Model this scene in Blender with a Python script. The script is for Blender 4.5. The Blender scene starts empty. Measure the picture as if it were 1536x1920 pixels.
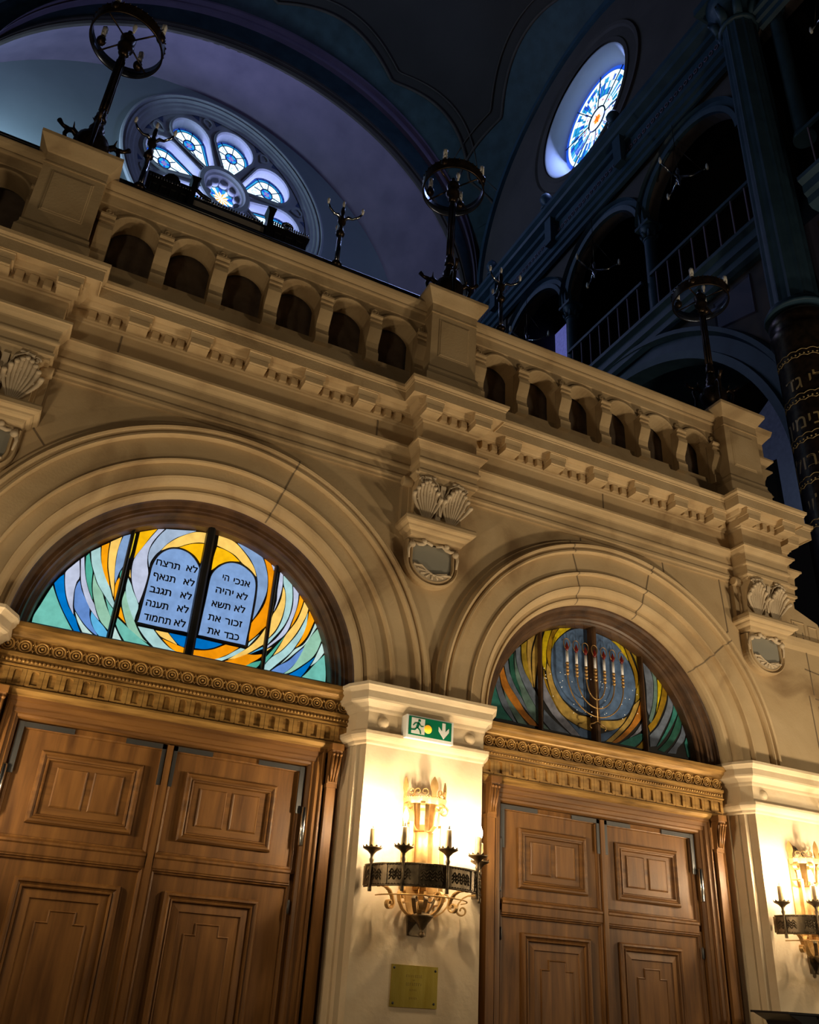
import bpy, bmesh, math, random
from mathutils import Vector, Matrix
random.seed(11)
SC = bpy.context.scene
C = SC.collection
pi, sin, cos, rad = math.pi, math.sin, math.cos, math.radians

# ------------------------------------------------------------------ mesh helpers
class MB:
    def __init__(s): s.v = []; s.f = []; s.m = []; s.sm = []
    def add(s, vs, fs, mi=0, smooth=False):
        n = len(s.v); s.v += [tuple(p) for p in vs]
        for f in fs: s.f.append([i + n for i in f]); s.m.append(mi); s.sm.append(smooth)
        return s
    def box(s, x0, x1, y0, y1, z0, z1, mi=0):
        return s.add([(x0,y0,z0),(x1,y0,z0),(x1,y1,z0),(x0,y1,z0),(x0,y0,z1),(x1,y0,z1),(x1,y1,z1),(x0,y1,z1)],
                     [(0,1,2,3),(7,6,5,4),(0,4,5,1),(1,5,6,2),(2,6,7,3),(3,7,4,0)], mi)
    def prism(s, pts, a, b, ax='y', mi=0, smooth=False):
        n = len(pts)
        def P(p, t): return (p[0],t,p[1]) if ax=='y' else ((t,p[0],p[1]) if ax=='x' else (p[0],p[1],t))
        s.add([P(p,a) for p in pts] + [P(p,b) for p in pts], [tuple(range(n)), tuple(range(2*n-1,n-1,-1))], mi)
        return s.add([P(p,a) for p in pts] + [P(p,b) for p in pts], [(i,(i+1)%n,n+(i+1)%n,n+i) for i in range(n)], mi, smooth)
    def grid(s, rows, closed_u=False, mi=0, smooth=True):
        n = len(rows[0]); vs = [p for r in rows for p in r]; fs = []
        for j in range(len(rows)-1):
            for i in range(n if closed_u else n-1):
                k = (i+1) % n
                fs.append((j*n+i, j*n+k, (j+1)*n+k, (j+1)*n+i))
        return s.add(vs, fs, mi, smooth)
    def lathe(s, cx, cy, cz, pr, n=20, ax='z', mi=0, smooth=True, ph=0):
        rows = []
        for r, h in pr:
            row = []
            for i in range(n):
                a = 2*pi*i/n + ph; u, w = r*cos(a), r*sin(a)
                row.append((cx+u,cy+w,cz+h) if ax=='z' else ((cx+u,cy+h,cz+w) if ax=='y' else (cx+h,cy+u,cz+w)))
            rows.append(row)
        s.grid(rows, True, mi, smooth)
        if pr[0][0] > 1e-5: s.add(rows[0], [tuple(range(n))], mi)
        if pr[-1][0] > 1e-5: s.add(rows[-1], [tuple(range(n))], mi)
        return s
    def ball(s, c, r, n=10, mi=0, sz=1.0):
        return s.lathe(c[0],c[1],c[2],[(r*sin(pi*k/n)+1e-6, -sz*r*cos(pi*k/n)) for k in range(n+1)], n+2, 'z', mi)
    def tube(s, path, r, n=8, mi=0, closed=False, caps=True):
        path = [Vector(p) for p in path]; m = len(path); rs = r if isinstance(r, (list,tuple)) else [r]*m
        rows = []; up = None
        for i in range(m):
            a = path[(i-1) % m if closed else max(i-1,0)]; b = path[(i+1) % m if closed else min(i+1,m-1)]
            t = (b-a).normalized()
            if up is None: up = Vector((0,0,1)) if abs(t.z) < .9 else Vector((1,0,0))
            u = t.cross(up)
            if u.length < 1e-4: u = t.cross(Vector((0,1,0)))
            u.normalize(); w = u.cross(t).normalized(); up = w
            rows.append([path[i] + u*rs[i]*cos(2*pi*k/n) + w*rs[i]*sin(2*pi*k/n) for k in range(n)])
        if closed: rows.append(rows[0])
        s.grid(rows, True, mi)
        if caps and not closed: s.add(rows[0], [tuple(range(n))], mi); s.add(rows[-1], [tuple(range(n))], mi)
        return s
    def ribbon(s, path, wv, w, t, mi=0):
        path = [Vector(p) for p in path]; wv = Vector(wv).normalized(); rows = []
        for i in range(len(path)):
            d = (path[min(i+1,len(path)-1)] - path[max(i-1,0)]).normalized(); n = d.cross(wv).normalized()
            p = path[i]
            rows.append([p+wv*w/2+n*t/2, p-wv*w/2+n*t/2, p-wv*w/2-n*t/2, p+wv*w/2-n*t/2])
        s.grid(rows, True, mi, False)
        return s.add(rows[0],[(0,1,2,3)],mi).add(rows[-1],[(0,1,2,3)],mi)
    def sweep(s, path, prof, mi=0, smooth=False, caps=True):
        # mitred moulding: path in plan, profile of (outward offset, z); outward is to the right of travel
        path = [Vector((p[0],p[1])) for p in path]; m = len(path); offs = []
        nn = []
        for i in range(m-1):
            d = (path[i+1]-path[i]).normalized(); nn.append(Vector((d.y,-d.x)))
        for i in range(m):
            a = nn[max(i-1,0)]; b = nn[min(i,m-2)]; q = a+b; q = q/(1+a.dot(b)) if (1+a.dot(b)) > .05 else a
            offs.append(q)
        rows = [[(path[i].x+offs[i].x*o, path[i].y+offs[i].y*o, z) for o, z in prof] for i in range(m)]
        s.grid(rows, False, mi, smooth)
        if caps: s.add(rows[0],[tuple(range(len(prof)))],mi).add(rows[-1],[tuple(range(len(prof)))],mi)
        return s
    def arch(s, cx, cz, prof, a0=0., a1=180., n=64, mi=0, smooth=False, closed=False):
        # profile of (radius, y) swept round a centre in the x z plane
        rows = [[(cx+r*cos(rad(a0+(a1-a0)*i/n)), y, cz+r*sin(rad(a0+(a1-a0)*i/n))) for r, y in prof] for i in range(n+1)]
        s.grid(rows, False, mi, smooth)
        return s
    def loops(s, poly, prof, cap=True, mi=0, plane='y', inner=None):
        # poly in (x,z), profile (inset, depth): mitred picture-frame mouldings
        P = [Vector(p) for p in poly]; m = len(P); A = sum(P[i].x*P[(i+1)%m].y - P[(i+1)%m].x*P[i].y for i in range(m))
        sg = 1 if A > 0 else -1; off = []
        for i in range(m):
            d0 = (P[i]-P[i-1]).normalized(); d1 = (P[(i+1)%m]-P[i]).normalized()
            a = Vector((-d0.y,d0.x))*sg; b = Vector((-d1.y,d1.x))*sg; off.append((a+b)/(1+a.dot(b)))
        rows = []
        for o, y in prof:
            q = [P[i]+off[i]*o for i in range(m)]
            rows.append([(v.x,y,v.y) if plane=='y' else (y,v.x,v.y) for v in q])
        s.grid(rows, True, mi, False)
        if cap: s.add(rows[-1],[tuple(range(m))], mi)
        return s
    def mesh(s, name, mats):
        me = bpy.data.meshes.new(name); me.from_pydata(s.v, [], s.f)
        for m in (mats if isinstance(mats,(list,tuple)) else [mats]): me.materials.append(m)
        for i, p in enumerate(me.polygons): p.material_index = s.m[i]; p.use_smooth = s.sm[i]
        bm = bmesh.new(); bm.from_mesh(me)
        bmesh.ops.remove_doubles(bm, verts=bm.verts, dist=1e-5)
        bmesh.ops.recalc_face_normals(bm, faces=bm.faces); bm.to_mesh(me); bm.free(); me.update()
        return me
    def build(s, name, mats, parent=None):
        o = bpy.data.objects.new(name, s.mesh(name, mats)); C.objects.link(o)
        if parent is not None:
            o.parent = parent
            o.matrix_parent_inverse = world(parent).inverted()
        return o

def world(o):
    m = Matrix.LocRotScale(o.location, o.rotation_euler, o.scale)
    return m if o.parent is None else world(o.parent) @ o.matrix_parent_inverse @ m
def tag(o, label=None, cat=None, group=None, kind=None):
    if label: o['label'] = label
    if cat: o['category'] = cat
    if group: o['group'] = group
    if kind: o['kind'] = kind
    return o
def thing(name, loc, label, cat, group=None, kind=None):
    o = bpy.data.objects.new(name, None); C.objects.link(o); o.location = loc; o.empty_display_size = .05
    return tag(o, label, cat, group, kind)
def inst(src, dloc, parent=None):          # copy of a part (same mesh), moved by dloc
    o = src.copy(); C.objects.link(o); o.location = Vector(src.location) + Vector(dloc)
    if parent is not None: o.parent = parent; o.matrix_parent_inverse = world(parent).inverted()
    return o
def kids(o): return [c for c in bpy.data.objects if c.parent == o]
def copy_tree(root, loc, label=None, rz=None):
    def rec(o, par):
        c = o.copy(); C.objects.link(c)
        if par is not None: c.parent = par; c.matrix_parent_inverse = o.matrix_parent_inverse.copy()
        for k in kids(o): rec(k, c)
        return c
    r = rec(root, None); r.location = loc
    if rz is not None: r.rotation_euler = (0,0,rz)
    if label: r['label'] = label
    return r

# ------------------------------------------------------------------ materials
def newmat(name):
    m = bpy.data.materials.new(name); m.use_nodes = True; nt = m.node_tree
    return m, nt, nt.nodes['Principled BSDF']
def plain(name, col, rough=.5, metal=0., emit=None, es=0., spec=.5):
    m, nt, b = newmat(name)
    b.inputs['Base Color'].default_value = (*col,1); b.inputs['Roughness'].default_value = rough
    b.inputs['Metallic'].default_value = metal; b.inputs['Specular IOR Level'].default_value = spec
    if emit: b.inputs['Emission Color'].default_value = (*emit,1); b.inputs['Emission Strength'].default_value = es
    return m
def noisy(name, cols, scale=3., rough=.8, bump=.15, bscale=60., metal=0., stretch=(1,1,1), detail=6., bdist=.004, warp=0., spec=.4, pos=None):
    m, nt, b = newmat(name); N = nt.nodes; L = nt.links
    tc = N.new('ShaderNodeTexCoord'); mp = N.new('ShaderNodeMapping'); mp.inputs['Scale'].default_value = stretch
    L.new(tc.outputs['Object'], mp.inputs['Vector'])
    n1 = N.new('ShaderNodeTexNoise'); n1.inputs['Scale'].default_value = scale; n1.inputs['Detail'].default_value = detail
    n1.inputs['Distortion'].default_value = warp
    L.new(mp.outputs['Vector'], n1.inputs['Vector'])
    cr = N.new('ShaderNodeValToRGB'); e = cr.color_ramp.elements
    ps = pos or [.3+.4*i/(len(cols)-1) for i in range(len(cols))]
    e[0].position = ps[0]; e[0].color = (*cols[0],1); e[1].position = ps[-1]; e[1].color = (*cols[-1],1)
    for p, c in zip(ps[1:-1], cols[1:-1]): q = e.new(p); q.color = (*c,1)
    L.new(n1.outputs['Fac'], cr.inputs['Fac']); L.new(cr.outputs['Color'], b.inputs['Base Color'])
    n2 = N.new('ShaderNodeTexNoise'); n2.inputs['Scale'].default_value = bscale; n2.inputs['Detail'].default_value = 5
    L.new(mp.outputs['Vector'], n2.inputs['Vector'])
    bp = N.new('ShaderNodeBump'); bp.inputs['Strength'].default_value = bump; bp.inputs['Distance'].default_value = bdist
    L.new(n2.outputs['Fac'], bp.inputs['Height']); L.new(bp.outputs['Normal'], b.inputs['Normal'])
    b.inputs['Roughness'].default_value = rough; b.inputs['Metallic'].default_value = metal
    b.inputs['Specular IOR Level'].default_value = spec
    return m
M = {}
M['stone'] = noisy('limestone', [(.29,.19,.095),(.50,.362,.198),(.60,.455,.268)], 1.3, .80, .35, 45, detail=11, bdist=.007, spec=.3, pos=[.28,.46,.74], warp=.8)
M['stone2'] = noisy('pier_limestone', [(.42,.31,.17),(.60,.47,.30),(.66,.55,.38)], 2.2, .7, .35, 22, detail=10, bdist=.008, spec=.35, warp=.6, pos=[.22,.42,.75])
M['joint'] = plain('stone_joint', (.20,.145,.085), .9)
M['carved'] = noisy('carved_limestone', [(.46,.36,.235),(.60,.49,.34)], 6, .8, .2, 60)
M['paint'] = plain('shield_field', (.30,.29,.24), .6)
M['wood'] = noisy('oak', [(.090,.037,.009),(.160,.070,.017),(.235,.108,.027)], 2.4, .50, .22, 30, stretch=(7,7,.7), detail=8, bdist=.003, warp=.4, spec=.35, pos=[.28,.5,.75])
M['woodh'] = noisy('oak_cross', [(.085,.035,.008),(.150,.066,.016),(.220,.101,.025)], 2.4, .50, .22, 30, stretch=(.7,7,7), detail=8, bdist=.003, warp=.4, spec=.35, pos=[.28,.5,.75])
M['wood_shaded'] = noisy('shade_darkened_oak', [(.045,.022,.010),(.085,.042,.018),(.12,.062,.028)], 2.4, .42, .2, 30, stretch=(3,3,3), bdist=.003)  # same oak made darker: shade on the fanlight frames put into the colour
M['gild'] = noisy('waxed_gilt_oak', [(.16,.085,.022),(.34,.19,.055),(.46,.27,.08)], 4, .38, .2, 40, stretch=(.8,5,5), metal=.25)
M['strap'] = plain('dark_steel_strap', (.075,.075,.075), .45, .6)
M['hinge'] = plain('polished_steel', (.62,.62,.60), .22, 1.)
M['lead'] = plain('black_lead', (.006,.006,.006), .5)
M['iron'] = noisy('aged_bronze_iron', [(.10,.075,.045),(.26,.19,.11)], 14, .42, .3, 80, metal=.85)
M['gilt'] = noisy('gilt_iron', [(.36,.21,.07),(.62,.40,.16)], 12, .42, .2, 60, metal=.7)
M['wax'] = plain('ivory_candle_sleeve', (.42,.30,.14), .5)
M['bulb'] = plain('lit_bulb', (1,.9,.7), .3, emit=(1.,.78,.50), es=1.)
M['bronze'] = noisy('dark_bronze', [(.025,.020,.018),(.085,.055,.035)], 10, .32, .2, 60, metal=.8)
M['bronzein'] = plain('bluish_band_metal', (.10,.12,.17), .25, .9)
M['frost'] = plain('unlit_bulb_glass', (.92,.92,.90), .3)
M['silver'] = plain('silver_plate', (.55,.57,.60), .16, 1.)
M['black'] = plain('black_rail_paint', (.012,.012,.014), .3)
M['brass'] = noisy('brass_plate', [(.46,.33,.05),(.62,.48,.10)], 5, .28, .12, 90, metal=.85, stretch=(3,1,.5))
M['engrave'] = plain('engraving', (.12,.085,.03), .6, .3)
M['green'] = plain('sign_green', (.0,.16,.075), .35)
M['white'] = plain('sign_white', (.72,.74,.72), .35)
M['amber'] = plain('amber_pilot_lamp', (1,.5,.02), .4, emit=(1,.42,.02), es=.8)
M['cloth'] = noisy('brown_cloth', [(.10,.075,.055),(.16,.12,.09)], 8, .9, .2, 200)
M['panelw'] = plain('engraved_panel', (.33,.30,.27), .5)
M['teal'] = noisy('blue_green_paint', [(.018,.040,.055),(.035,.072,.095)], 3, .6, .1, 20)
M['lilacp'] = noisy('lilac_paint', [(.17,.135,.22),(.23,.18,.28)], 1.5, .7, .1, 20)
M['brownp'] = noisy('brown_paint', [(.055,.045,.042),(.085,.07,.062)], 1.5, .75, .1, 20)
M['apse'] = noisy('grey_blue_plaster', [(.20,.245,.27),(.25,.30,.33)], .6, .85, .1, 20)
M['rosest'] = noisy('rose_stone', [(.30,.32,.37),(.38,.40,.46)], 2, .8, .15, 25)
M['reveal'] = plain('pale_blue_reveal', (.55,.60,.72), .7)
M['rosest2'] = noisy('rose_recess_blue_paint', [(.06,.09,.20),(.09,.12,.25)], 2, .8, .15, 25)
M['leadb'] = plain('blue_black_lead', (.01,.02,.12), .5)
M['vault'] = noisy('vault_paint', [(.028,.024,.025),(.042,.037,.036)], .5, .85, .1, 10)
M['dwall'] = noisy('dark_brown_wall', [(.07,.06,.065),(.10,.085,.09)], 1, .8, .1, 20)
M['blued'] = noisy('dark_blue_iron', [(.022,.055,.095),(.038,.085,.14)], 3, .5, .1, 20)
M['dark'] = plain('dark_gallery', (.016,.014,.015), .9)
M['goldl'] = plain('gold_lettering', (.42,.32,.15), .5, .3)
M['plumb'] = plain('blue_panel', (.09,.09,.16), .7)
M['floor'] = noisy('stone_floor', [(.14,.11,.08),(.22,.18,.13)], 2, .5, .1, 20)
M['flame'] = plain('dark_red_bulb', (.16,.012,.01), .25)
M['tubew'] = plain('white_candle_tube', (.80,.80,.82), .3)

def glassmat(name, col, lit=True, k=1.0):
    m, nt, b = newmat('glass_'+name); N = nt.nodes; L = nt.links
    n1 = N.new('ShaderNodeTexNoise'); n1.inputs['Scale'].default_value = 14; n1.inputs['Detail'].default_value = 8
    tc = N.new('ShaderNodeTexCoord'); L.new(tc.outputs['Object'], n1.inputs['Vector'])
    mr = N.new('ShaderNodeMapRange'); mr.inputs[1].default_value = .3; mr.inputs[2].default_value = .75
    mr.inputs[3].default_value = .82 if lit else .6; mr.inputs[4].default_value = 1.12 if lit else 1.3
    L.new(n1.outputs['Fac'], mr.inputs[0])
    mx = N.new('ShaderNodeVectorMath'); mx.operation = 'SCALE'; mx.inputs[0].default_value = col
    L.new(mr.outputs[0], mx.inputs['Scale'])
    bp = N.new('ShaderNodeBump'); bp.inputs['Strength'].default_value = .3; bp.inputs['Distance'].default_value = .004
    L.new(n1.outputs['Fac'], bp.inputs['Height']); L.new(bp.outputs['Normal'], b.inputs['Normal'])
    b.inputs['Roughness'].default_value = .22 if lit else .3
    if lit:
        b.inputs['Base Color'].default_value = (*[c*.12 for c in col],1)
        L.new(mx.outputs[0], b.inputs['Emission Color']); b.inputs['Emission Strength'].default_value = k
    else:
        L.new(mx.outputs[0], b.inputs['Base Color'])
    return m
def srgb(r, g, b):
    f = lambda c: (c/255/12.92 if c <= 10 else ((c/255+.055)/1.055)**2.4)
    return (f(r), f(g), f(b))
GK = {'te':(112,190,175),'bl':(0,118,200),'li':(190,198,222),'mb':(100,140,205),'pa':(192,222,215),'lb':(95,180,225),
 'gr':(78,170,148),'pt':(172,212,212),'pg':(150,198,172),'or':(255,165,15),'po':(255,208,105),'st':(130,160,202),
 'ye':(255,225,35),'yo':(255,190,15),'sg':(165,185,210),'tb':(128,162,212),'db':(0,110,190),'do':(243,148,10)}
GLIT = {k: glassmat('backlit_'+k, srgb(*v)) for k, v in GK.items()}
GK2 = {'te':(60,138,132),'bg':(118,132,155),'or':(215,140,50),'pg':(110,142,138),'dg':(45,105,92),'ol':(180,155,50),'ta':(200,168,88),
 'ye':(235,210,30),'do':(170,135,30),'nb':(95,125,170),'li':(150,155,175)}
GDIM = {k: glassmat('unlit_'+k, srgb(*v), False) for k, v in GK2.items()}
FAN1='''te 52,3903 52,3962 77,4053 103,4152 125,4225 146,4186 191,4110 246,4030 306,3952 346,3904 215,3903 114,3903
bl 131,4248 159,4305 182,4335 204,4248 235,4161 273,4089 310,4045 345,4007 372,3956 406,3901 365,3900 329,3941 263,4023 208,4102 163,4179
li 192,4365 226,4422 265,4482 298,4350 287,4299 286,4221 295,4152 305,4096 325,4034 307,4056 276,4101 241,4169 212,4250 193,4329
mb 308,4316 336,4246 369,4194 408,4139 429,4108 441,4053 465,3995 493,3955 532,3909 513,3913 464,3942 413,3983 358,4039 320,4088 304,4155 292,4229 296,4283
pa 334,4054 375,4009 417,3966 468,3926 499,3904 426,3903 396,3944 363,3994
lb 450,4084 494,4042 533,4010 566,3983 603,3945 606,3897 557,3900 513,3936 481,3981 456,4033
li 275,4496 294,4520 316,4434 345,4344 388,4252 431,4180 457,4145 484,4086 518,4030 479,4062 424,4119 383,4180 346,4248 315,4324
gr 308,4530 325,4560 349,4492 381,4420 391,4356 404,4286 435,4186 391,4259 357,4329 325,4430
pt 335,4578 396,4635 422,4530 457,4446 502,4366 542,4309 572,4244 604,4186 616,4141 569,4183 506,4252 447,4321 402,4401 362,4483
pg 398,4394 435,4324 494,4255 515,4212 559,4133 609,4051 613,3959 562,3999 528,4032 486,4099 455,4168 423,4249 405,4329
te 530,4216 565,4176 610,4134 612,4063 577,4114
or 404,4647 455,4690 463,4591 484,4472 514,4387 537,4317 493,4382 447,4468 420,4560
po 464,4702 539,4768 530,4640 535,4541 551,4427 572,4322 583,4246 551,4317 524,4390 493,4480 471,4593
st 549,4777 614,4818 611,4707 622,4589 604,4528 582,4454 574,4360 554,4428 540,4542 534,4673
or 593,4413 612,4363 621,4298 615,4224 612,4188 592,4243 578,4330 581,4380
gr 607,4504 626,4428 624,4348 592,4444
pa 625,4549 626,4478 615,4518
ye 627,4823 639,4828 639,4673 635,4606 631,4592 620,4695
yo 670,4850 799,4914 761,4835 725,4744 693,4668 670,4609 670,4722
li 808,4917 857,4931 812,4849 780,4766 770,4682 781,4592 806,4507 805,4409 796,4311 785,4239 746,4299 705,4384 679,4474 671,4563 679,4624 718,4721 759,4814
sg 874,4936 1120,4989 1036,4933 965,4879 905,4807 869,4743 832,4686 805,4612 803,4565 780,4645 778,4718 799,4791 833,4869
po 1122,4979 1239,4998 1240,4903 1162,4892 1075,4854 1004,4807 935,4781 871,4737 902,4793 952,4854 1021,4915
yo 1005,4797 1088,4851 1165,4879 1235,4892 1233,4780 1230,4670 1193,4722 1148,4764 1093,4790 1042,4800
tb 802,4072 807,4144 813,4341 817,4497 819,4576 839,4654 874,4717 926,4764 983,4786 1044,4789 1110,4768 1168,4722 1209,4665 1226,4602 1228,4523 1227,4326 1218,4076 1083,4070 938,4069
po 662,4502 679,4435 666,4448
pt 661,4427 696,4375 725,4319 786,4220 782,4126 781,4088 737,4152 687,4253 662,4341
pg 661,4313 699,4224 746,4136 788,4071 822,4018 874,3956 911,3931 832,3965 748,4019 712,4079 676,4156 655,4226
or 656,4173 700,4082 719,4053 657,4096
te 652,4077 749,4014 846,3956 936,3906 744,3904 692,3964 650,4028
pa 648,4000 684,3950 718,3905 649,3907
pt 820,4045 942,4045 993,3995 1047,3952 1100,3920 1147,3904 976,3903 909,3952 852,4006
po 960,4042 1059,4043 1094,4011 1147,3964 1039,3993 1001,4009
db 1070,4044 1213,4045 1210,3956 1174,3961 1120,3998
or 1027,3984 1103,3967 1210,3947 1208,3904 1161,3904 1098,3931
po 1320,4999 1416,4990 1482,4967 1555,4910 1621,4845 1674,4776 1702,4709 1633,4766 1565,4800 1493,4856 1412,4886 1322,4907
yo 1321,4890 1392,4881 1465,4856 1535,4809 1448,4788 1373,4742 1334,4695 1311,4670 1310,4792
st 1495,4974 1619,4951 1716,4924 1764,4838 1802,4727 1813,4596 1789,4474 1755,4372 1729,4316 1733,4431 1733,4547 1723,4662 1691,4758 1635,4849 1568,4914
do 1741,4913 1792,4894 1840,4812 1866,4743 1865,4558 1860,4318 1816,4238 1771,4172 1725,4120 1720,4195 1724,4280 1775,4377 1815,4487 1824,4599 1810,4729 1780,4827
li 1805,4889 1874,4855 1871,4767 1838,4827
tb 1294,4073 1298,4244 1304,4435 1306,4578 1321,4647 1358,4708 1412,4758 1476,4785 1546,4786 1613,4760 1668,4722 1702,4672 1718,4587 1718,4428 1713,4235 1704,4069 1552,4069 1420,4070
db 1292,4050 1508,4045 1445,4003 1372,3974 1294,3966
do 1290,3947 1374,3961 1453,3991 1536,4046 1648,4044 1580,3980 1509,3931 1467,3907 1371,3903 1291,3905
pt 1664,4044 1702,4042 1633,3978 1520,3902 1463,3903 1546,3946 1610,4000
po 1858,4279 1865,4130 1758,4033 1674,3968 1576,3927 1645,3987 1715,4049 1767,4109 1817,4189
pa 1805,4197 1726,4074 1727,4105
do 1852,4029 1843,4001 1772,3941 1711,3901 1543,3902 1637,3950 1710,3999 1782,4009
lb 1856,4099 1855,4081 1745,4009 1796,4052
gr 1854,3974 1841,3933 1818,3903 1726,3903 1785,3942
li 1911,4830 1933,4812 1945,4697 1939,4599 1920,4499 1902,4431 1915,4539 1909,4633
pt 1942,4810 2011,4768 2035,4692 2052,4572 2046,4448 2019,4348 1978,4266 1925,4185 1891,4131 1891,4175 1942,4245 1980,4346 1996,4450 1996,4558 1982,4637 1955,4707
po 1956,4671 1978,4623 1991,4523 1983,4420 1967,4344 1939,4265 1893,4189 1893,4372 1925,4460 1952,4561
li 2036,4740 2097,4687 2104,4584 2095,4480 2068,4366 2052,4302 2021,4237 1965,4173 1888,4091 1891,4115 1956,4194 2013,4299 2051,4416 2066,4534 2055,4642
or 2113,4668 2156,4630 2146,4546 2124,4453 2095,4373 2070,4323 2098,4460 2115,4573
po 2168,4610 2207,4565 2201,4478 2172,4390 2131,4288 2078,4192 2014,4100 1952,4042 1997,4139 2035,4239 2067,4298 2120,4398 2152,4514
pt 2208,4483 2208,4371 2186,4279 2145,4186 2093,4090 1993,3973 1934,3905 1890,3902 1890,3943 1941,4023 2015,4090 2082,4183 2140,4281 2186,4398
or 2221,4534 2279,4448 2256,4363 2221,4262 2171,4185 2137,4153 2174,4230 2201,4336 2216,4434
pa 2292,4427 2310,4386 2264,4291 2216,4195 2143,4107 2080,4036 2025,3980 2084,4060 2134,4135 2200,4188 2248,4278 2273,4357
pg 2323,4374 2363,4279 2333,4166 2289,4086 2220,4015 2126,3932 2056,3898 2129,3974 2175,4067 2214,4180 2256,4268
mb 2212,4170 2194,4104 2153,4018 2099,3944 2049,3899 1944,3899 2007,3961 2089,4022 2156,4107
db 2319,4101 2283,4025 2246,3955 2207,3896 2094,3895 2175,3957 2251,4030
pa 2374,4257 2397,4160 2345,4072 2289,4017 2318,4084 2348,4176
te 2401,4138 2430,3991 2437,3897 2216,3897 2268,3957 2324,4039
gr 2028,4228 1994,4152 1938,4038 1893,3965 1890,4013 1934,4080 1975,4146
po 1928,4108 1891,4068 1889,4083'''
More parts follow.
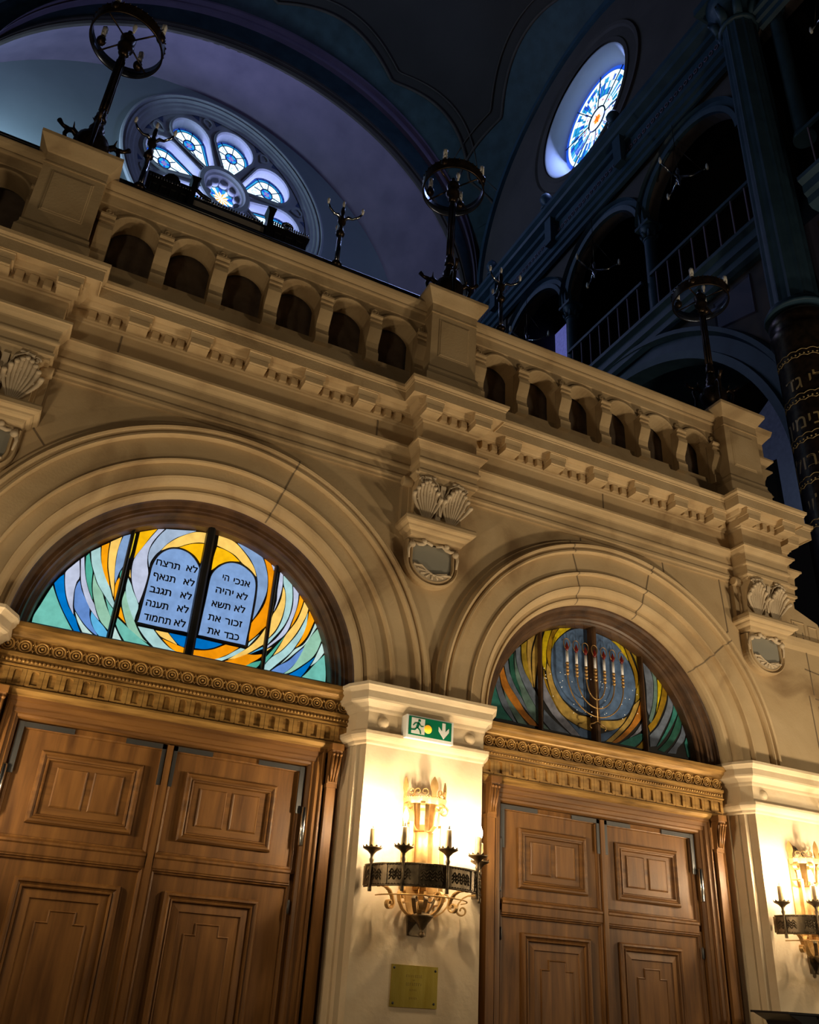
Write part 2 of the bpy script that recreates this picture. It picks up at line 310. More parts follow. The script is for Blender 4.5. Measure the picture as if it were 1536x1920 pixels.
FAN2='''te 4122,4210 4139,4148 4174,4059 4224,3981 4312,3897 4134,3893 4067,3952 4066,4039 4086,4101 4102,4155
bg 4163,4320 4181,4230 4215,4140 4266,4047 4308,3967 4356,3890 4326,3894 4241,3977 4182,4060 4139,4170 4130,4228
or 4175,4341 4209,4415 4239,4309 4291,4214 4384,4105 4452,4015 4553,3938 4604,3894 4502,3894 4392,3982 4282,4094 4206,4198 4184,4268
pg 4217,4174 4291,4081 4392,3975 4474,3889 4377,3890 4309,3980 4250,4073
bg 4222,4427 4264,4480 4282,4363 4333,4260 4384,4187 4425,4120 4484,4028 4558,3942 4486,4006 4392,4099 4316,4189 4256,4282
dg 4273,4513 4325,4562 4327,4449 4349,4331 4400,4220 4417,4134 4350,4225 4299,4328
pg 4338,4589 4351,4492 4385,4384 4436,4272 4521,4146 4621,4001 4628,3900 4553,3951 4486,4028 4427,4136 4376,4268 4344,4375
bg 4352,4609 4403,4650 4407,4527 4446,4411 4506,4324 4574,4223 4623,4127 4625,4016 4555,4107 4470,4234 4402,4357 4361,4486
ol 4417,4668 4479,4722 4472,4611 4488,4482 4522,4335 4523,4306 4455,4405 4422,4530
ta 4490,4734 4588,4818 4544,4698 4525,4583 4523,4458 4539,4338 4555,4227 4515,4348 4488,4513 4484,4621
ta 4606,4823 4617,4666 4614,4594 4594,4488 4575,4360 4565,4267 4543,4369 4541,4524 4547,4627
bg 4617,4567 4632,4543 4625,4199 4595,4288 4606,4428
ye 4666,4780 4695,4874 4774,4900 4735,4795 4705,4668 4703,4557 4693,4461 4659,4517 4659,4659
do 4787,4905 4855,4935 4800,4842 4770,4722 4758,4600 4754,4474 4724,4562 4713,4654 4738,4780
ye 4872,4943 5016,4979 4934,4915 4848,4830 4792,4745 4780,4700 4789,4783 4823,4872
nb 5029,4963 5087,4987 5164,5008 5241,5017 5261,4323 5266,4100 5140,4110 5007,4154 4885,4223 4808,4329 4767,4460 4772,4683 4830,4792 4933,4901
ta 4715,4540 4756,4474 4787,4348 4857,4237 4916,4180 5047,4098 5228,4085 5230,3951 5089,3973 4923,4034 4837,4107 4769,4215 4728,4337 4704,4448
do 4669,4484 4700,4370 4750,4242 4835,4099 4900,4041 4854,4074 4785,4157 4718,4273 4675,4365
li 4665,4405 4699,4293 4767,4183 4835,4082 4938,4004 5080,3883 4980,3880 4868,3956 4765,4041 4662,4165
bg 4665,4072 4745,4007 4848,3943 4956,3884 4742,3884 4658,3955
nb 4943,4010 5088,3963 5248,3945 5253,3874 5086,3880
pg 4658,3930 4720,3886 4657,3884
nb 5306,4992 5404,4979 5529,4949 5624,4884 5708,4791 5768,4669 5797,4533 5781,4407 5738,4303 5661,4194 5543,4133 5324,4087 5286,4088
ye 5513,4952 5581,4950 5669,4917 5695,4865 5727,4778 5665,4841 5600,4904
do 5691,4913 5747,4883 5788,4791 5823,4705 5844,4617 5817,4512 5798,4493 5797,4608 5775,4703 5741,4781
ol 5761,4903 5837,4867 5895,4828 5890,4676 5881,4524 5848,4413 5785,4344 5806,4477 5853,4585 5854,4686 5814,4813
ta 5844,4384 5782,4246 5695,4113 5581,4000 5457,3887 5386,3883 5506,3984 5619,4096 5705,4206 5763,4313
or 5878,4437 5883,4264 5815,4150 5698,4027 5595,3940 5516,3889 5461,3886 5581,3981 5706,4104 5796,4247 5857,4379
ta 5332,4078 5541,4114 5660,4174 5607,4098 5536,4038 5438,3999 5328,4009
nb 5320,3945 5438,3988 5563,4048 5474,3966 5385,3890 5320,3872
li 5884,4196 5897,4124 5785,4026 5666,3960 5748,4025 5824,4116
te 5882,4037 5818,3954 5735,3886 5546,3885 5645,3946 5764,4004 5824,4030
do 5892,4023 5897,3882 5756,3884 5818,3937
bg 5916,4813 5991,4763 6030,4654 6029,4536 6004,4383 5950,4240 5928,4304 5938,4519 5925,4683
pg 6003,4754 6076,4703 6084,4580 6071,4445 6027,4291 5967,4162 5940,4194 6006,4367 6038,4538 6036,4672
ye 6095,4699 6154,4653 6130,4522 6086,4398 6048,4295 6080,4447 6095,4591
do 6167,4645 6214,4589 6194,4451 6128,4308 6034,4156 5946,4069 5924,4127 6023,4233 6099,4384 6144,4525
bg 6226,4564 6282,4501 6268,4374 6202,4240 6082,4059 6010,3939 5933,3919 5935,4034 6055,4150 6151,4296 6212,4438
te 6296,4494 6354,4406 6311,4300 6211,4145 6074,3980 6013,3932 6128,4083 6227,4244 6276,4367
dg 6366,4388 6374,4270 6333,4141 6214,3988 6104,3892 6030,3903 6173,4035 6271,4187
bg 6393,4310 6437,4232 6385,4062 6293,3969 6257,3900 6148,3891 6260,4002 6352,4137
te 6454,4174 6496,4048 6507,3891 6409,3892 6385,4028'''
WORDS=[('תרצח',0.852,1.046,4.631),('לא',1.102,1.194,4.640),('תנאף',0.851,1.030,4.510),('לא',1.101,1.190,4.516),('תגנב',0.848,1.019,4.386),('לא',1.098,1.188,4.394),('תענה',0.842,1.018,4.264),('לא',1.093,1.184,4.274),('תחמוד',0.847,1.061,4.145),('לא',1.092,1.182,4.149),('הי',1.416,1.470,4.635),('אנכי',1.513,1.656,4.627),('יהיה',1.378,1.527,4.511),('לא',1.561,1.654,4.502),('תשא',1.364,1.521,4.383),('לא',1.559,1.650,4.384),('את',1.355,1.459,4.258),('זכור',1.498,1.643,4.255),('את',1.369,1.470,4.143),('כבד',1.509,1.636,4.136),]
# ------------------------------------------------------------------ facade
AC = (1.24, 5.24); ZC = 3.79
BX = (-.65, 3.21, 7.22)           # centres of the entablature breaks
PX = ((-1.27,-.21), (2.67,3.73), (6.76,7.80))
def rect(x0,x1,z0,z1): return [(x0,z0),(x1,z0),(x1,z1),(x0,z1)]
# wall with two arched openings (pieces side by side so that nothing is painted over)
w = MB()
YW0, YW1 = .055, .50
w.box(-6.2, -1.36, YW0, YW1, 0, ZC); w.box(7.89, 8.15, YW0, YW1, 0, ZC)
def spandrel(mb, cx, x0, x1, z1, r, y0, y1, n=48):
    arc = [(cx+r*cos(pi*i/n), ZC+r*sin(pi*i/n)) for i in range(n+1)]
    outp = []
    for (x, z) in arc:
        dx, dz = x-cx, z-ZC
        t = min([(x1-cx)/dx if dx > 1e-6 else 1e9, (x0-cx)/dx if dx < -1e-6 else 1e9, (z1-ZC)/dz if dz > 1e-6 else 1e9])
        outp.append((cx+dx*t, ZC+dz*t))
    corners = []
    for i in range(n):
        a, b = outp[i], outp[i+1]; q = [arc[i], a]
        if abs(a[0]-b[0]) > 1e-6 and abs(a[1]-b[1]) > 1e-6: q.append((x1 if a[0] > cx else x0, z1))
        q += [b, arc[i+1]]
        mb.prism(q, y0, y1)
m1 = 3.24
spandrel(w, AC[0], -1.4, m1, 6.45, 1.50, YW0, YW1); spandrel(w, AC[1], m1, 7.66, 6.45, 1.50, YW0, YW1)
w.box(-6.2, -1.4, YW0, YW1, ZC, 6.45)
w.prism([(7.66,ZC),(8.15,ZC),(8.22,4.6),(8.30,5.30),(8.17,5.60),(7.84,5.72),(7.66,5.72)], YW0, YW1)
w.box(7.66, 7.84, YW0, 1.0, 5.72, 6.45)
wall = tag(w.build('wall_front', M['stone']), kind='structure')
# masonry joints and drafted panels right of the last bracket
j = MB()
def joint(x0,z0,x1,z1,wd=.014): 
    d = Vector((x1-x0,z1-z0)).normalized(); n = Vector((-d.y,d.x))*wd/2
    j.prism([(x0+n.x,z0+n.y),(x1+n.x,z1+n.y),(x1-n.x,z1-n.y),(x0-n.x,z0-n.y)], YW0-.003, YW0+.002)
for a in ((-.33,5.83,-.33,5.30),(-.33,5.30,-.22,5.18),(6.72,5.80,6.76,5.20),(6.76,5.20,6.60,5.05),(4.87,5.84,4.88,5.68),(5.93,5.84,5.95,5.60)): joint(*a)
for a in ((7.78,5.56,7.80,5.30),(7.90,5.44,7.92,4.72),(7.84,5.0,8.1,4.97),(7.93,4.68,8.2,4.66),(7.96,4.6,8.0,4.2),(7.84,4.7,7.86,4.1)): joint(*a)
j.build('masonry_joints', M['joint'], wall)

# piers
for k, (x0, x1) in enumerate(PX):
    lab = ['stone pier at the left edge, left of the doors under the lit fanlight',
           'central stone pier with exit sign, candle sconce and brass plaque',
           'right stone pier beside the unlit fanlight door, with a cropped sconce'][k]
    t = thing('stone_pier', ((x0+x1)/2, .2, 0), lab, 'pier', 'stone piers between the doors')
    half = [(.07,.26),(.06,.17),(.045,.165),(.045,.10),(.012,.085),(.0,.0)]
    L_ = [(x0-a, b) for a, b in half]; R_ = [(x1+a, b) for a, b in reversed(half)]
    plan = [(x0-.085,.50),(x0-.085,.27)] + L_ + R_ + [(x1+.085,.27),(x1+.085,.50)]
    MB().prism(plan, 0, 3.785, 'z').build('shaft', M['stone2'], t)
    path = [(x0-.085,.34),(x0-.055,.10),(x0,0),(x1,0),(x1+.055,.10),(x1+.085,.34)]
    cp = MB()
    cp.sweep(path, [(-.02,3.325),(.0,3.325),(.012,3.335),(.018,3.355),(.035,3.37),(.045,3.385),(.052,3.40),(.052,3.425),(.0,3.432),(-.02,3.432)])
    cp.sweep(path, [(-.02,3.43),(.006,3.43),(.006,3.59),(-.02,3.59)])
    cp.sweep(path, [(-.02,3.585),(.010,3.585),(.018,3.60),(.022,3.62),(.05,3.65),(.075,3.665),(.08,3.68),(.08,3.735),(.09,3.745),(.105,3.765),(.115,3.775),(.115,3.80),(-.02,3.802)])
    cap = cp.build('capital', M['stone2'], t)
    b0 = MB().lathe(x0+.13, -.004, 3.51, [(1e-6,-.035),(.025,-.032),(.042,-.02),(.05,0),(.062,0),(.062,.01)], 20, 'y').build('boss', M['stone2'], cap)
    inst(b0, (x1-x0-.26,0,0), cap).matrix_parent_inverse = world(cap).inverted()

# archivolts with moulded rings
P_ARCH = [(1.985,.06),(1.985,.012),(1.945,.010),(1.942,-.030),(1.925,-.048),(1.905,-.040),(1.897,-.012),(1.882,-.010),(1.872,-.034),(1.855,-.036),(1.848,-.018),(1.846,.022),
          (1.655,.026),(1.650,.006),(1.640,-.002),(1.626,.004),(1.622,.050),(1.515,.056),(1.508,.048),(1.490,.060),(1.468,.085),(1.452,.115),(1.448,.135),
          (1.412,.140),(1.408,.128),(1.392,.135),(1.376,.165),(1.368,.20),(1.368,.34)]
for k in (0,1):
    mb = MB(); mb.arch(AC[k], ZC, P_ARCH, n=96)
    lab = ['moulded stone arch ring round the lit tablets fanlight', 'moulded stone arch ring round the unlit candelabra fanlight'][k]
    a = tag(mb.build('stone_archivolt', M['stone']), lab, 'arch', 'stone arches over the doors')
    for ang in ((73,) if k == 0 else (105.5,75.5,41)):
        jj = MB(); ca, sa = cos(rad(ang)), sin(rad(ang)); n_ = (-sa*.0065, ca*.0065); rows = []
        for (r,y) in P_ARCH[1:-1]:
            rows.append([(AC[k]+r*ca+n_[0]*s, y-.0025, ZC+r*sa+n_[1]*s) for s in (-1,1)])
        jj.grid(rows, False, 0, False); jj.build('masonry_joint', M['joint'], a)

# entablature running across the facade and breaking forward over each bracket
HB = .295; BF = .20; Y0 = .03
path = [(-6.2,Y0)]
for c in BX: path += [(c-HB,Y0),(c-HB,Y0-BF),(c+HB,Y0-BF),(c+HB,Y0)]
path += [(7.84,Y0),(7.84,1.2)]
ent = thing('trim_1', (3.2,.1,5.8), None, None, kind='structure')
a = MB().sweep(path, [(-.05,5.80),(0,5.80),(.0,5.825),(.022,5.835),(.022,5.862),(.006,5.87),(.010,5.94),(.030,5.95),(.034,5.962),(.034,5.978),(.018,5.986),(.022,6.07),(.028,6.085),(.055,6.11),(.072,6.135),(.085,6.14),(.085,6.162),(0,6.17)])
a.build('architrave', M['stone'], ent)
MB().sweep(path, [(-.05,6.16),(0,6.16),(0,6.42),(-.05,6.42)]).build('frieze', M['stone'], ent)
MB().sweep(path, [(-.05,6.40),(.006,6.40),(.016,6.41),(.018,6.425),(.034,6.43),(.034,6.512),(.075,6.514),(.080,6.53),(.095,6.535),(.112,6.56),(.118,6.572),(.19,6.576),(.195,6.56),(.205,6.56),(.205,6.665),(.212,6.672),(.214,6.685),(.232,6.705),(.236,6.735),(-.35,6.745)]).build('cornice', M['stone'], ent)
mod = MB(); mod.box(-.085,.085,-.135,.0,6.425,6.50).prism([(-.0,6.49),(-.145,6.49),(-.155,6.545),(-.165,6.55),(-.165,6.575),(0,6.575)],-.10,.10,'x')
mod.prism([(-.135,6.43),(-.150,6.44),(-.150,6.49),(-.135,6.50)],-.085,.085,'x')
dent = MB(); dent.box(-.033,.033,-.042,.0,6.432,6.512)
dent.box(-.030,.030,-.045,-.040,6.436,6.506)
def put_row(x0, n, pitch, xmin, xmax, yb):
    for k in range(n):
        x = x0 + k*pitch
        if xmin < x < xmax: mods.append((x, yb))
        for i in range(1,4):
            xd = x + .10 + (pitch-.20)*(i-.5)/3
            if xmin-.02 < xd < xmax+.02: dents.append((xd, yb))
for xj in (.115,2.53,5.17):
    MB().prism([(Y0-.003,6.17),(Y0-.003,6.40),(Y0+.01,6.40),(Y0+.01,6.17)], xj-.007, xj+.007, 'x').build('masonry_joint', M['joint'], ent)
mods, dents = [], []
put_row(-3.08, 5, .53, -3.0, -1.05, Y0-.03); put_row(.215, 6, .53, -.1, 2.75, Y0-.03); put_row(3.94-.54, 8, .54, 3.62, 6.84, Y0-.03)
dents += [(-.16,Y0-.03),(-.06,Y0-.03),(.04,Y0-.03)]
for c in BX:
    mods += [(7.76,Y0-.03)] if c == BX[-1] else []
    mods += [(c-.265,Y0-BF-.03),(c+.265,Y0-BF-.03)]; dents += [(c+d,Y0-BF-.03) for d in (-.11,0,.11)]
mo = mod.mesh('modillion', M['stone']); de = dent.mesh('dentil', M['stone'])
for nm, me, LL in (('modillion',mo,mods),('dentil',de,dents)):
    for (x,y) in LL:
        o = bpy.data.objects.new(nm, me); C.objects.link(o); o.location = (x, y, 0)
        o.parent = ent; o.matrix_parent_inverse = world(ent).inverted()

# brackets : console with acanthus leaves, shelf, and shield below
def acanthus(mb, cx, cz, wid, hgt, y0, lean=0., mi=0):
    rows = []; nu, nv = 24, 22
    for jv in range(nv+1):
        v = jv/nv; env = wid*(.42+.62*sin(pi*min(1,.12+.74*v)))*(1.0 if v < .8 else 1-(v-.8)*1.9)
        lobe = 1-.20*abs(sin(5.2*pi*v))**1.6
        row = []
        for iu in range(nu+1):
            u = -1+2*iu/nu; x = cx + u*env*lobe + lean*v
            curl = .035+.055*v**2 + (.045*sin(pi*(v-.72)/.28) if v > .72 else 0)
            rib = .014*cos(9*u + 0*v)*(1-.4*v) - .028*abs(u)**1.5
            z = cz + hgt*(v - .10*abs(u)*v) - (.05*hgt*max(0,(v-.86))/.14)
            row.append((x, y0-curl-rib, z))
        rows.append(row)
    mb.grid(rows, False, mi, True)
def fingers(mb, cx, z0, h, y0, lean):
    for i in range(-4,5):
        a = i/4; L_ = h*(1-.30*a*a); pts = []; rs = []
        for q in range(9):
            v = q/8; s_ = sin(v*pi/2)
            pts.append((cx+lean*v+a*(.030+.105*s_**1.3), y0-.035-.075*v**1.3*(1-.25*abs(a))-(.03*(v-.8)/.2 if v > .8 else 0), z0+L_*v-.035*abs(a)*v**3-(.012*(v-.85)/.15 if v > .85 else 0)))
            rs.append(.006+.015*min(1,v*1.2)**1.2)
        mb.tube(pts, rs, 7); mb.ball(pts[-1], .022, 7)
        if abs(i) in (1,3): mb.ball((pts[5][0]+a*.02, pts[5][1]-.006, pts[5][2]), .012, 6)
def bracket(cx, label):
    t = thing('stone_bracket', (cx,.05,4.8), label, 'bracket', 'carved brackets under the cornice')
    b = MB()
    S = [(.06,5.38),(-.075,5.38),(-.085,5.42),(-.075,5.50),(-.085,5.60),(-.12,5.70),(-.165,5.76),(-.175,5.82),(.06,5.82)]
    b.prism(S, cx-.245, cx+.245, 'x')
    b.build('console_body', M['stone'], t)
    for sx in (-1,1):
        s_ = MB(); s_.box(cx+sx*.245-.03*(sx<0), cx+sx*.245+.03*(sx>0), -.02, .06, 5.38, 5.82)
        s_.lathe(cx+sx*.30,-.02,5.79,[(.045,-.05),(.05,-.04),(.05,.04),(.045,.05)],14,'x')
        s_.box(min(cx+sx*.27,cx+sx*.335), max(cx+sx*.27,cx+sx*.335), .0,.06,5.38,5.76)
        s_.build('side_scroll', M['stone'], t)
    ab = MB().sweep([(cx-.245,.06),(cx-.245,-.13),(cx+.245,-.13),(cx+.245,.06)], [(-.05,5.78),(.0,5.78),(.015,5.79),(.035,5.815),(.05,5.83),(.05,5.845),(-.05,5.846)])
    ab.build('abacus', M['stone'], t)
    for sx in (-1,1):
        lf = MB(); acanthus(lf, cx+sx*.115, 5.395, .115, .31, -.045, lean=sx*.012); fingers(lf, cx+sx*.122, 5.392, .36, -.065, sx*.035)
        lf.build('acanthus_leaf', M['carved'], t)
    st = MB(); 
    st.ribbon([(cx-.02,-.10,5.40),(cx-.005,-.11,5.5),(cx+.0,-.135,5.62),(cx+.0,-.175,5.75)],(1,0,0),.05,.03)
    for sx in (-1,1):
        sp = [(cx+sx*(.09+.11*k/9), -.19-.005*k/9, 5.80-.02*k/9) for k in range(10)]
        st.tube(sp, .016, 6)
        sp = [(cx+sx*(.215+ (.035-.002*k)*cos(k*.6)), -.185, 5.755+(.035-.002*k)*sin(k*.6)) for k in range(14)]
        st.tube(sp, .010, 6)
        st.tube([(cx+sx*.005,-.13,5.45),(cx+sx*.015,-.15,5.60),(cx+sx*.06,-.19,5.74),(cx+sx*.15,-.205,5.80)],.008,6)
    st.build('stem_and_volutes', M['carved'], t)
    sh = MB().sweep([(cx-.26,.06),(cx-.26,-.09),(cx+.26,-.09),(cx+.26,.06)], [(-.1,5.22),(.0,5.22),(.008,5.235),(.015,5.26),(.04,5.27),(.055,5.285),(.06,5.30),(.09,5.315),(.098,5.33),(.098,5.362),(.09,5.38),(-.1,5.382)])
    sh.build('shelf', M['stone'], t)
    # shield
    def outline(k): 
        p = [(-.25*k,5.20)] + [(.25*k*cos(a), 5.02+ (.21*k)*sin(a)) for a in [rad(180+180*i/22) for i in range(23)]] + [(.25*k,5.20)]
        return p
    s2 = MB()
    pr = [(1.08,.055),(1.08,.0),(1.05,-.03),(1.0,-.035),(.95,-.02),(.92,-.005),(.88,-.03),(.83,-.033),(.80,-.02),(.79,-.010)]
    rows = []
    for k, y in pr: rows.append([(cx+x, y, z) for x, z in outline(k)])
    s2.grid(rows, False, 0, False)
    s2.build('shield_frame', M['stone'], t)
    f = MB(); f.add([(cx+x, -.008, z) for x, z in outline(.80)], [tuple(range(25))]); f.build('shield_field', M['paint'], t)
    dr = MB()
    low = [(-.19,4.975),(-.15,4.965),(-.11,4.975),(-.06,4.935),(0,4.905),(.06,4.90),(.12,4.925),(.19,4.93)]
    arc = [(.195*cos(rad(-a)), 5.0+.165*sin(rad(-a))) for a in range(10,171,16)]
    dr.prism(low + [(x,min(z,4.93)) for x,z in arc], -.028, -.010, 'y')
    dr.v = [(x+cx,y,z) for x,y,z in dr.v]
    dr.tube([(cx+x,-.03,z+.004) for x,z in low], .011, 6)
    for i in range(7):
        a0 = -70+23*i; dr.tube([(cx+.04*sin(rad(a0)), -.032, 4.93-.01),(cx+.16*sin(rad(a0)),-.030,4.99-.13*cos(rad(a0)))],[.006,.011],6)
    dr.build('shield_drapery', M['carved'], t)
    cu = MB()
    for sx in (-1,1):
        cu.tube([(cx+sx*.02,-.05,5.185),(cx+sx*.08,-.055,5.20),(cx+sx*.12,-.06,5.17),(cx+sx*.16,-.06,5.16),(cx+sx*.21,-.05,5.18)],[.014,.016,.02,.017,.01],7)
        cu.ball((cx+sx*.115,-.07,5.195),.026,8); cu.ball((cx+sx*.22,-.05,5.15),.03,8); cu.tube([(cx+sx*.22,-.04,5.19),(cx+sx*.25,-.035,5.10),(cx+sx*.24,-.03,5.02)],[.022,.014,.008],7)
    cu.build('shield_scrollwork', M['carved'], t)
    return t
bracket(-.66, 'carved stone bracket cut by the left edge, over the left pier')
bracket(3.16, 'carved acanthus stone bracket with shield between the two arches')
bracket(7.20, 'carved acanthus stone bracket with shield right of the unlit fanlight arch')

# wall moulding continuing right of the last bracket
MB().sweep([(7.5,YW0),(8.25,YW0)], [(-.02,5.20),(.0,5.20),(.03,5.24),(.05,5.29),(.06,5.33),(.0,5.35),(-.02,5.35)]).build('string_course', M['stone'], wall)
drp = MB()
for (x0,x1,z0,z1) in ((7.74,7.95,5.38,5.56),(7.99,8.14,5.37,5.54),(7.98,8.16,4.10,4.55)):
    drp.loops(rect(x0,x1,z0,z1), [(0,YW0),(.006,YW0-.012),(.012,YW0-.012),(.018,YW0-.002)], True)
drp.build('drafted_panel', M['stone'], wall)

# balustrade
def balustrade(x0, x1, ops, label, gname):
    t = thing('stone_balustrade', ((x0+x1)/2,.1,6.72), label, 'balustrade', gname)
    OW = .40; ZS = 7.55; ZT = 7.69
    MB().sweep([(x0,.02),(x1,.02)], [(-.25,6.735),(.0,6.735),(.0,7.03),(-.25,7.03)]).build('plinth', M['stone'], t)
    f = MB(); cen = [o+OW/2 for o in ops]; xs = [x0]
    yb = .21
    # sill blocks, piers between, arched heads
    ed = [(c-OW/2, c+OW/2) for c in cen]; last = x0
    for (a,b) in ed:
        f.box(last, a, .045, yb, 7.02, ZS); last = b
    f.box(last, x1, .045, yb, 7.02, ZS)
    for (a,b) in ed: f.box(a,b,.075,yb,7.02,7.135)
    R_ = (OW/2)**2/(2*(ZT-ZS)) + (ZT-ZS)/2; zc_ = ZT-R_; th = math.asin(OW/2/R_)
    nseg = 12; last = x0
    for (a,b) in ed:
        f.box(last, a, .012, yb, ZS, 7.76) if a-last > .001 else None
        c_ = (a+b)/2; arc = [(c_+R_*sin(-th+2*th*i/nseg), zc_+R_*cos(-th+2*th*i/nseg)) for i in range(nseg+1)]
        for i in range(nseg): f.prism([arc[i],arc[i+1],(arc[i+1][0],7.76),(arc[i][0],7.76)], .012, yb)
        last = b
    f.box(last, x1, .012, yb, ZS, 7.76)
    f.build('arcade_wall', M['stone'], t)
    for (a,b) in ed:
        c_ = (a+b)/2; m = MB(); rows = []
        for i in range(nseg+1):
            q = -th+2*th*i/nseg
            rows.append([(c_+(R_+d)*sin(q), y, zc_+(R_+d)*cos(q)) for d, y in ((-.002,.02),(0,-.006),(.012,-.016),(.03,-.012),(.036,.012))])
        m.grid(rows, False, 0, False); m.build('arch_moulding', M['stone'], t)
    # console balusters between the openings
    S = [(.05,7.03),(-.035,7.03),(-.035,7.13),(-.02,7.14),(-.005,7.20),(-.012,7.26),(-.045,7.33),(-.072,7.40),(-.068,7.45),(-.045,7.475),(-.05,7.48),(-.05,7.495),(-.065,7.50),(-.065,7.515),(-.055,7.52),(-.055,7.54),(-.078,7.555),(-.078,7.575),(.05,7.58)]
    hw = .066
    bp_ = MB().prism(S, -hw, hw, 'x').mesh('baluster', M['stone'])
    boss = MB().lathe(0,0,7.66,[(1e-6,-.012),(.012,-.014),(.016,-.006),(.024,-.004),(.028,-.014),(.036,-.010),(.04,.012)],14,'y')
    boss.tube([(.03,-.004,7.63),(.06,-.008,7.62),(.075,-.002,7.64)],.008,6)
    bo_ = boss.mesh('carved_knot', M['stone'])
    mids = [ (ed[i][1]+ed[i+1][0])/2 for i in range(len(ed)-1)] + [ed[0][0]-.066, ed[-1][1]+.066]
    for x in mids:
        for nm, me in (('baluster',bp_),('carved_knot',bo_)):
            o = bpy.data.objects.new(nm, me); C.objects.link(o); o.location = (x,0,0); o.parent = t; o.matrix_parent_inverse = world(t).inverted()
    MB().sweep([(x0,.012),(x1,.012)], [(-.20,7.755),(.0,7.755),(.012,7.762),(.016,7.80),(.020,7.865),(.040,7.872),(.045,7.885),(.030,7.892),(.034,7.905),(.06,7.925),(.075,7.945),(.085,7.975),(.085,7.99),(.06,8.0),(.05,8.015),(-.31,8.02),(-.31,7.80),(-.20,7.80)]).build('top_rail', M['stone'], t)
    cv = MB(); n = int((x1-x0)/.022); rows = []
    for jz in range(13):
        row = []
        for i in range(n+1):
            x = x0+(x1-x0)*i/n; f_ = jz/12
            zb = 7.07 + .05*abs(sin(3.1*x+1.0)) + .03*sin(7*x+2)
            row.append((x, .245+.012*sin(34*x+3*sin(4*x))*(1-.5*f_)+.015*sin(11*x), zb+(7.74-zb)*f_))
        rows.append(row)
    cv.grid(rows)
    cu = tag(cv.build('cloth_screen', M['cloth']), 'brown cloth hung behind the balustrade openings, '+label.split(', ')[-1], 'curtain', 'cloth behind the balustrades')
    return t
balustrade(-.91+.52, 2.97, [-.205+.53*k for k in range(6)], 'long stone balustrade with arched openings, left of the middle pedestal', 'stone balustrades')
balustrade(3.45, 6.92, [3.66+.5425*k for k in range(6)], 'long stone balustrade with arched openings, right of the middle pedestal', 'stone balustrades')
balustrade(-4.6, -.88, [-4.34+.53*k for k in range(6)]+[-1.33], 'stone balustrade end cut by the frame, left of the left pedestal', 'stone balustrades')
# stepped stone end right of the last pedestal
rt = MB().sweep([(7.435,-.03),(7.60,-.03),(7.60,.6)], [(-.16,6.735),(0,6.735),(0,7.04),(.05,7.07),(.03,7.12),(-.01,7.2),(0,7.30),(.02,7.36),(.07,7.40),(.07,7.42),(.01,7.465),(.05,7.51),(.09,7.55),(.09,7.575),(.02,7.62),(.02,7.82),(.05,7.86),(.10,7.92),(.12,7.99),(-.16,8.0)])
tag(rt.build('moulded_end_block', M['stone']), 'moulded stone end block on the cornice, right of the right pedestal', 'stone block')

def pedestal(cx, label, hw=.262):
    t = thing('stone_pedestal', (cx,.1,6.74), label, 'pedestal', 'pedestals carrying the torchere lamps')
    yf = -.165; yb = .37; d = MB()
    pth = [(cx-hw,yb),(cx-hw,yf),(cx+hw,yf),(cx+hw,yb)]
    b = MB().sweep(pth, [(-.1,6.735),(.045,6.735),(.045,6.99),(.03,7.02),(.02,7.05),(.022,7.08),(.0,7.12),(-.1,7.125)]); b.build('base', M['stone'], t)
    d.sweep(pth, [(-.1,7.12),(0,7.12),(0,7.80),(-.1,7.80)])
    d.build('die', M['stone'], t)
    p = MB(); p.loops(rect(cx-.18,cx+.18,7.25,7.735), [(0,yf-.001),(.008,yf-.008),(.016,yf-.008),(.024,yf-.014)], True); p.build('raised_panel', M['stone'], t)
    c = MB().sweep(pth, [(-.1,7.80),(.008,7.80),(.008,7.815),(.0,7.82),(.0,7.925),(.012,7.935),(.03,7.96),(.055,8.0),(.085,8.045),(.09,8.055),(.09,8.09),(-.27,8.10)]); c.build('cap', M['stone'], t)
    s = MB().box(cx-.25,cx+.25,yf-.0,yb-.02,8.095,8.165); s.build('top_slab', M['stone'], t)
    return t
pedestal(-.63,'stone pedestal with panel carrying the leftmost torchere')
pedestal(3.21,'stone pedestal with panel carrying the middle torchere')
pedestal(7.15,'stone pedestal with panel carrying the rightmost torchere')
tag(MB().box(-6.2,7.6,.29,2.6,6.70,6.86).build('floor_1', M['stone']), kind='structure')
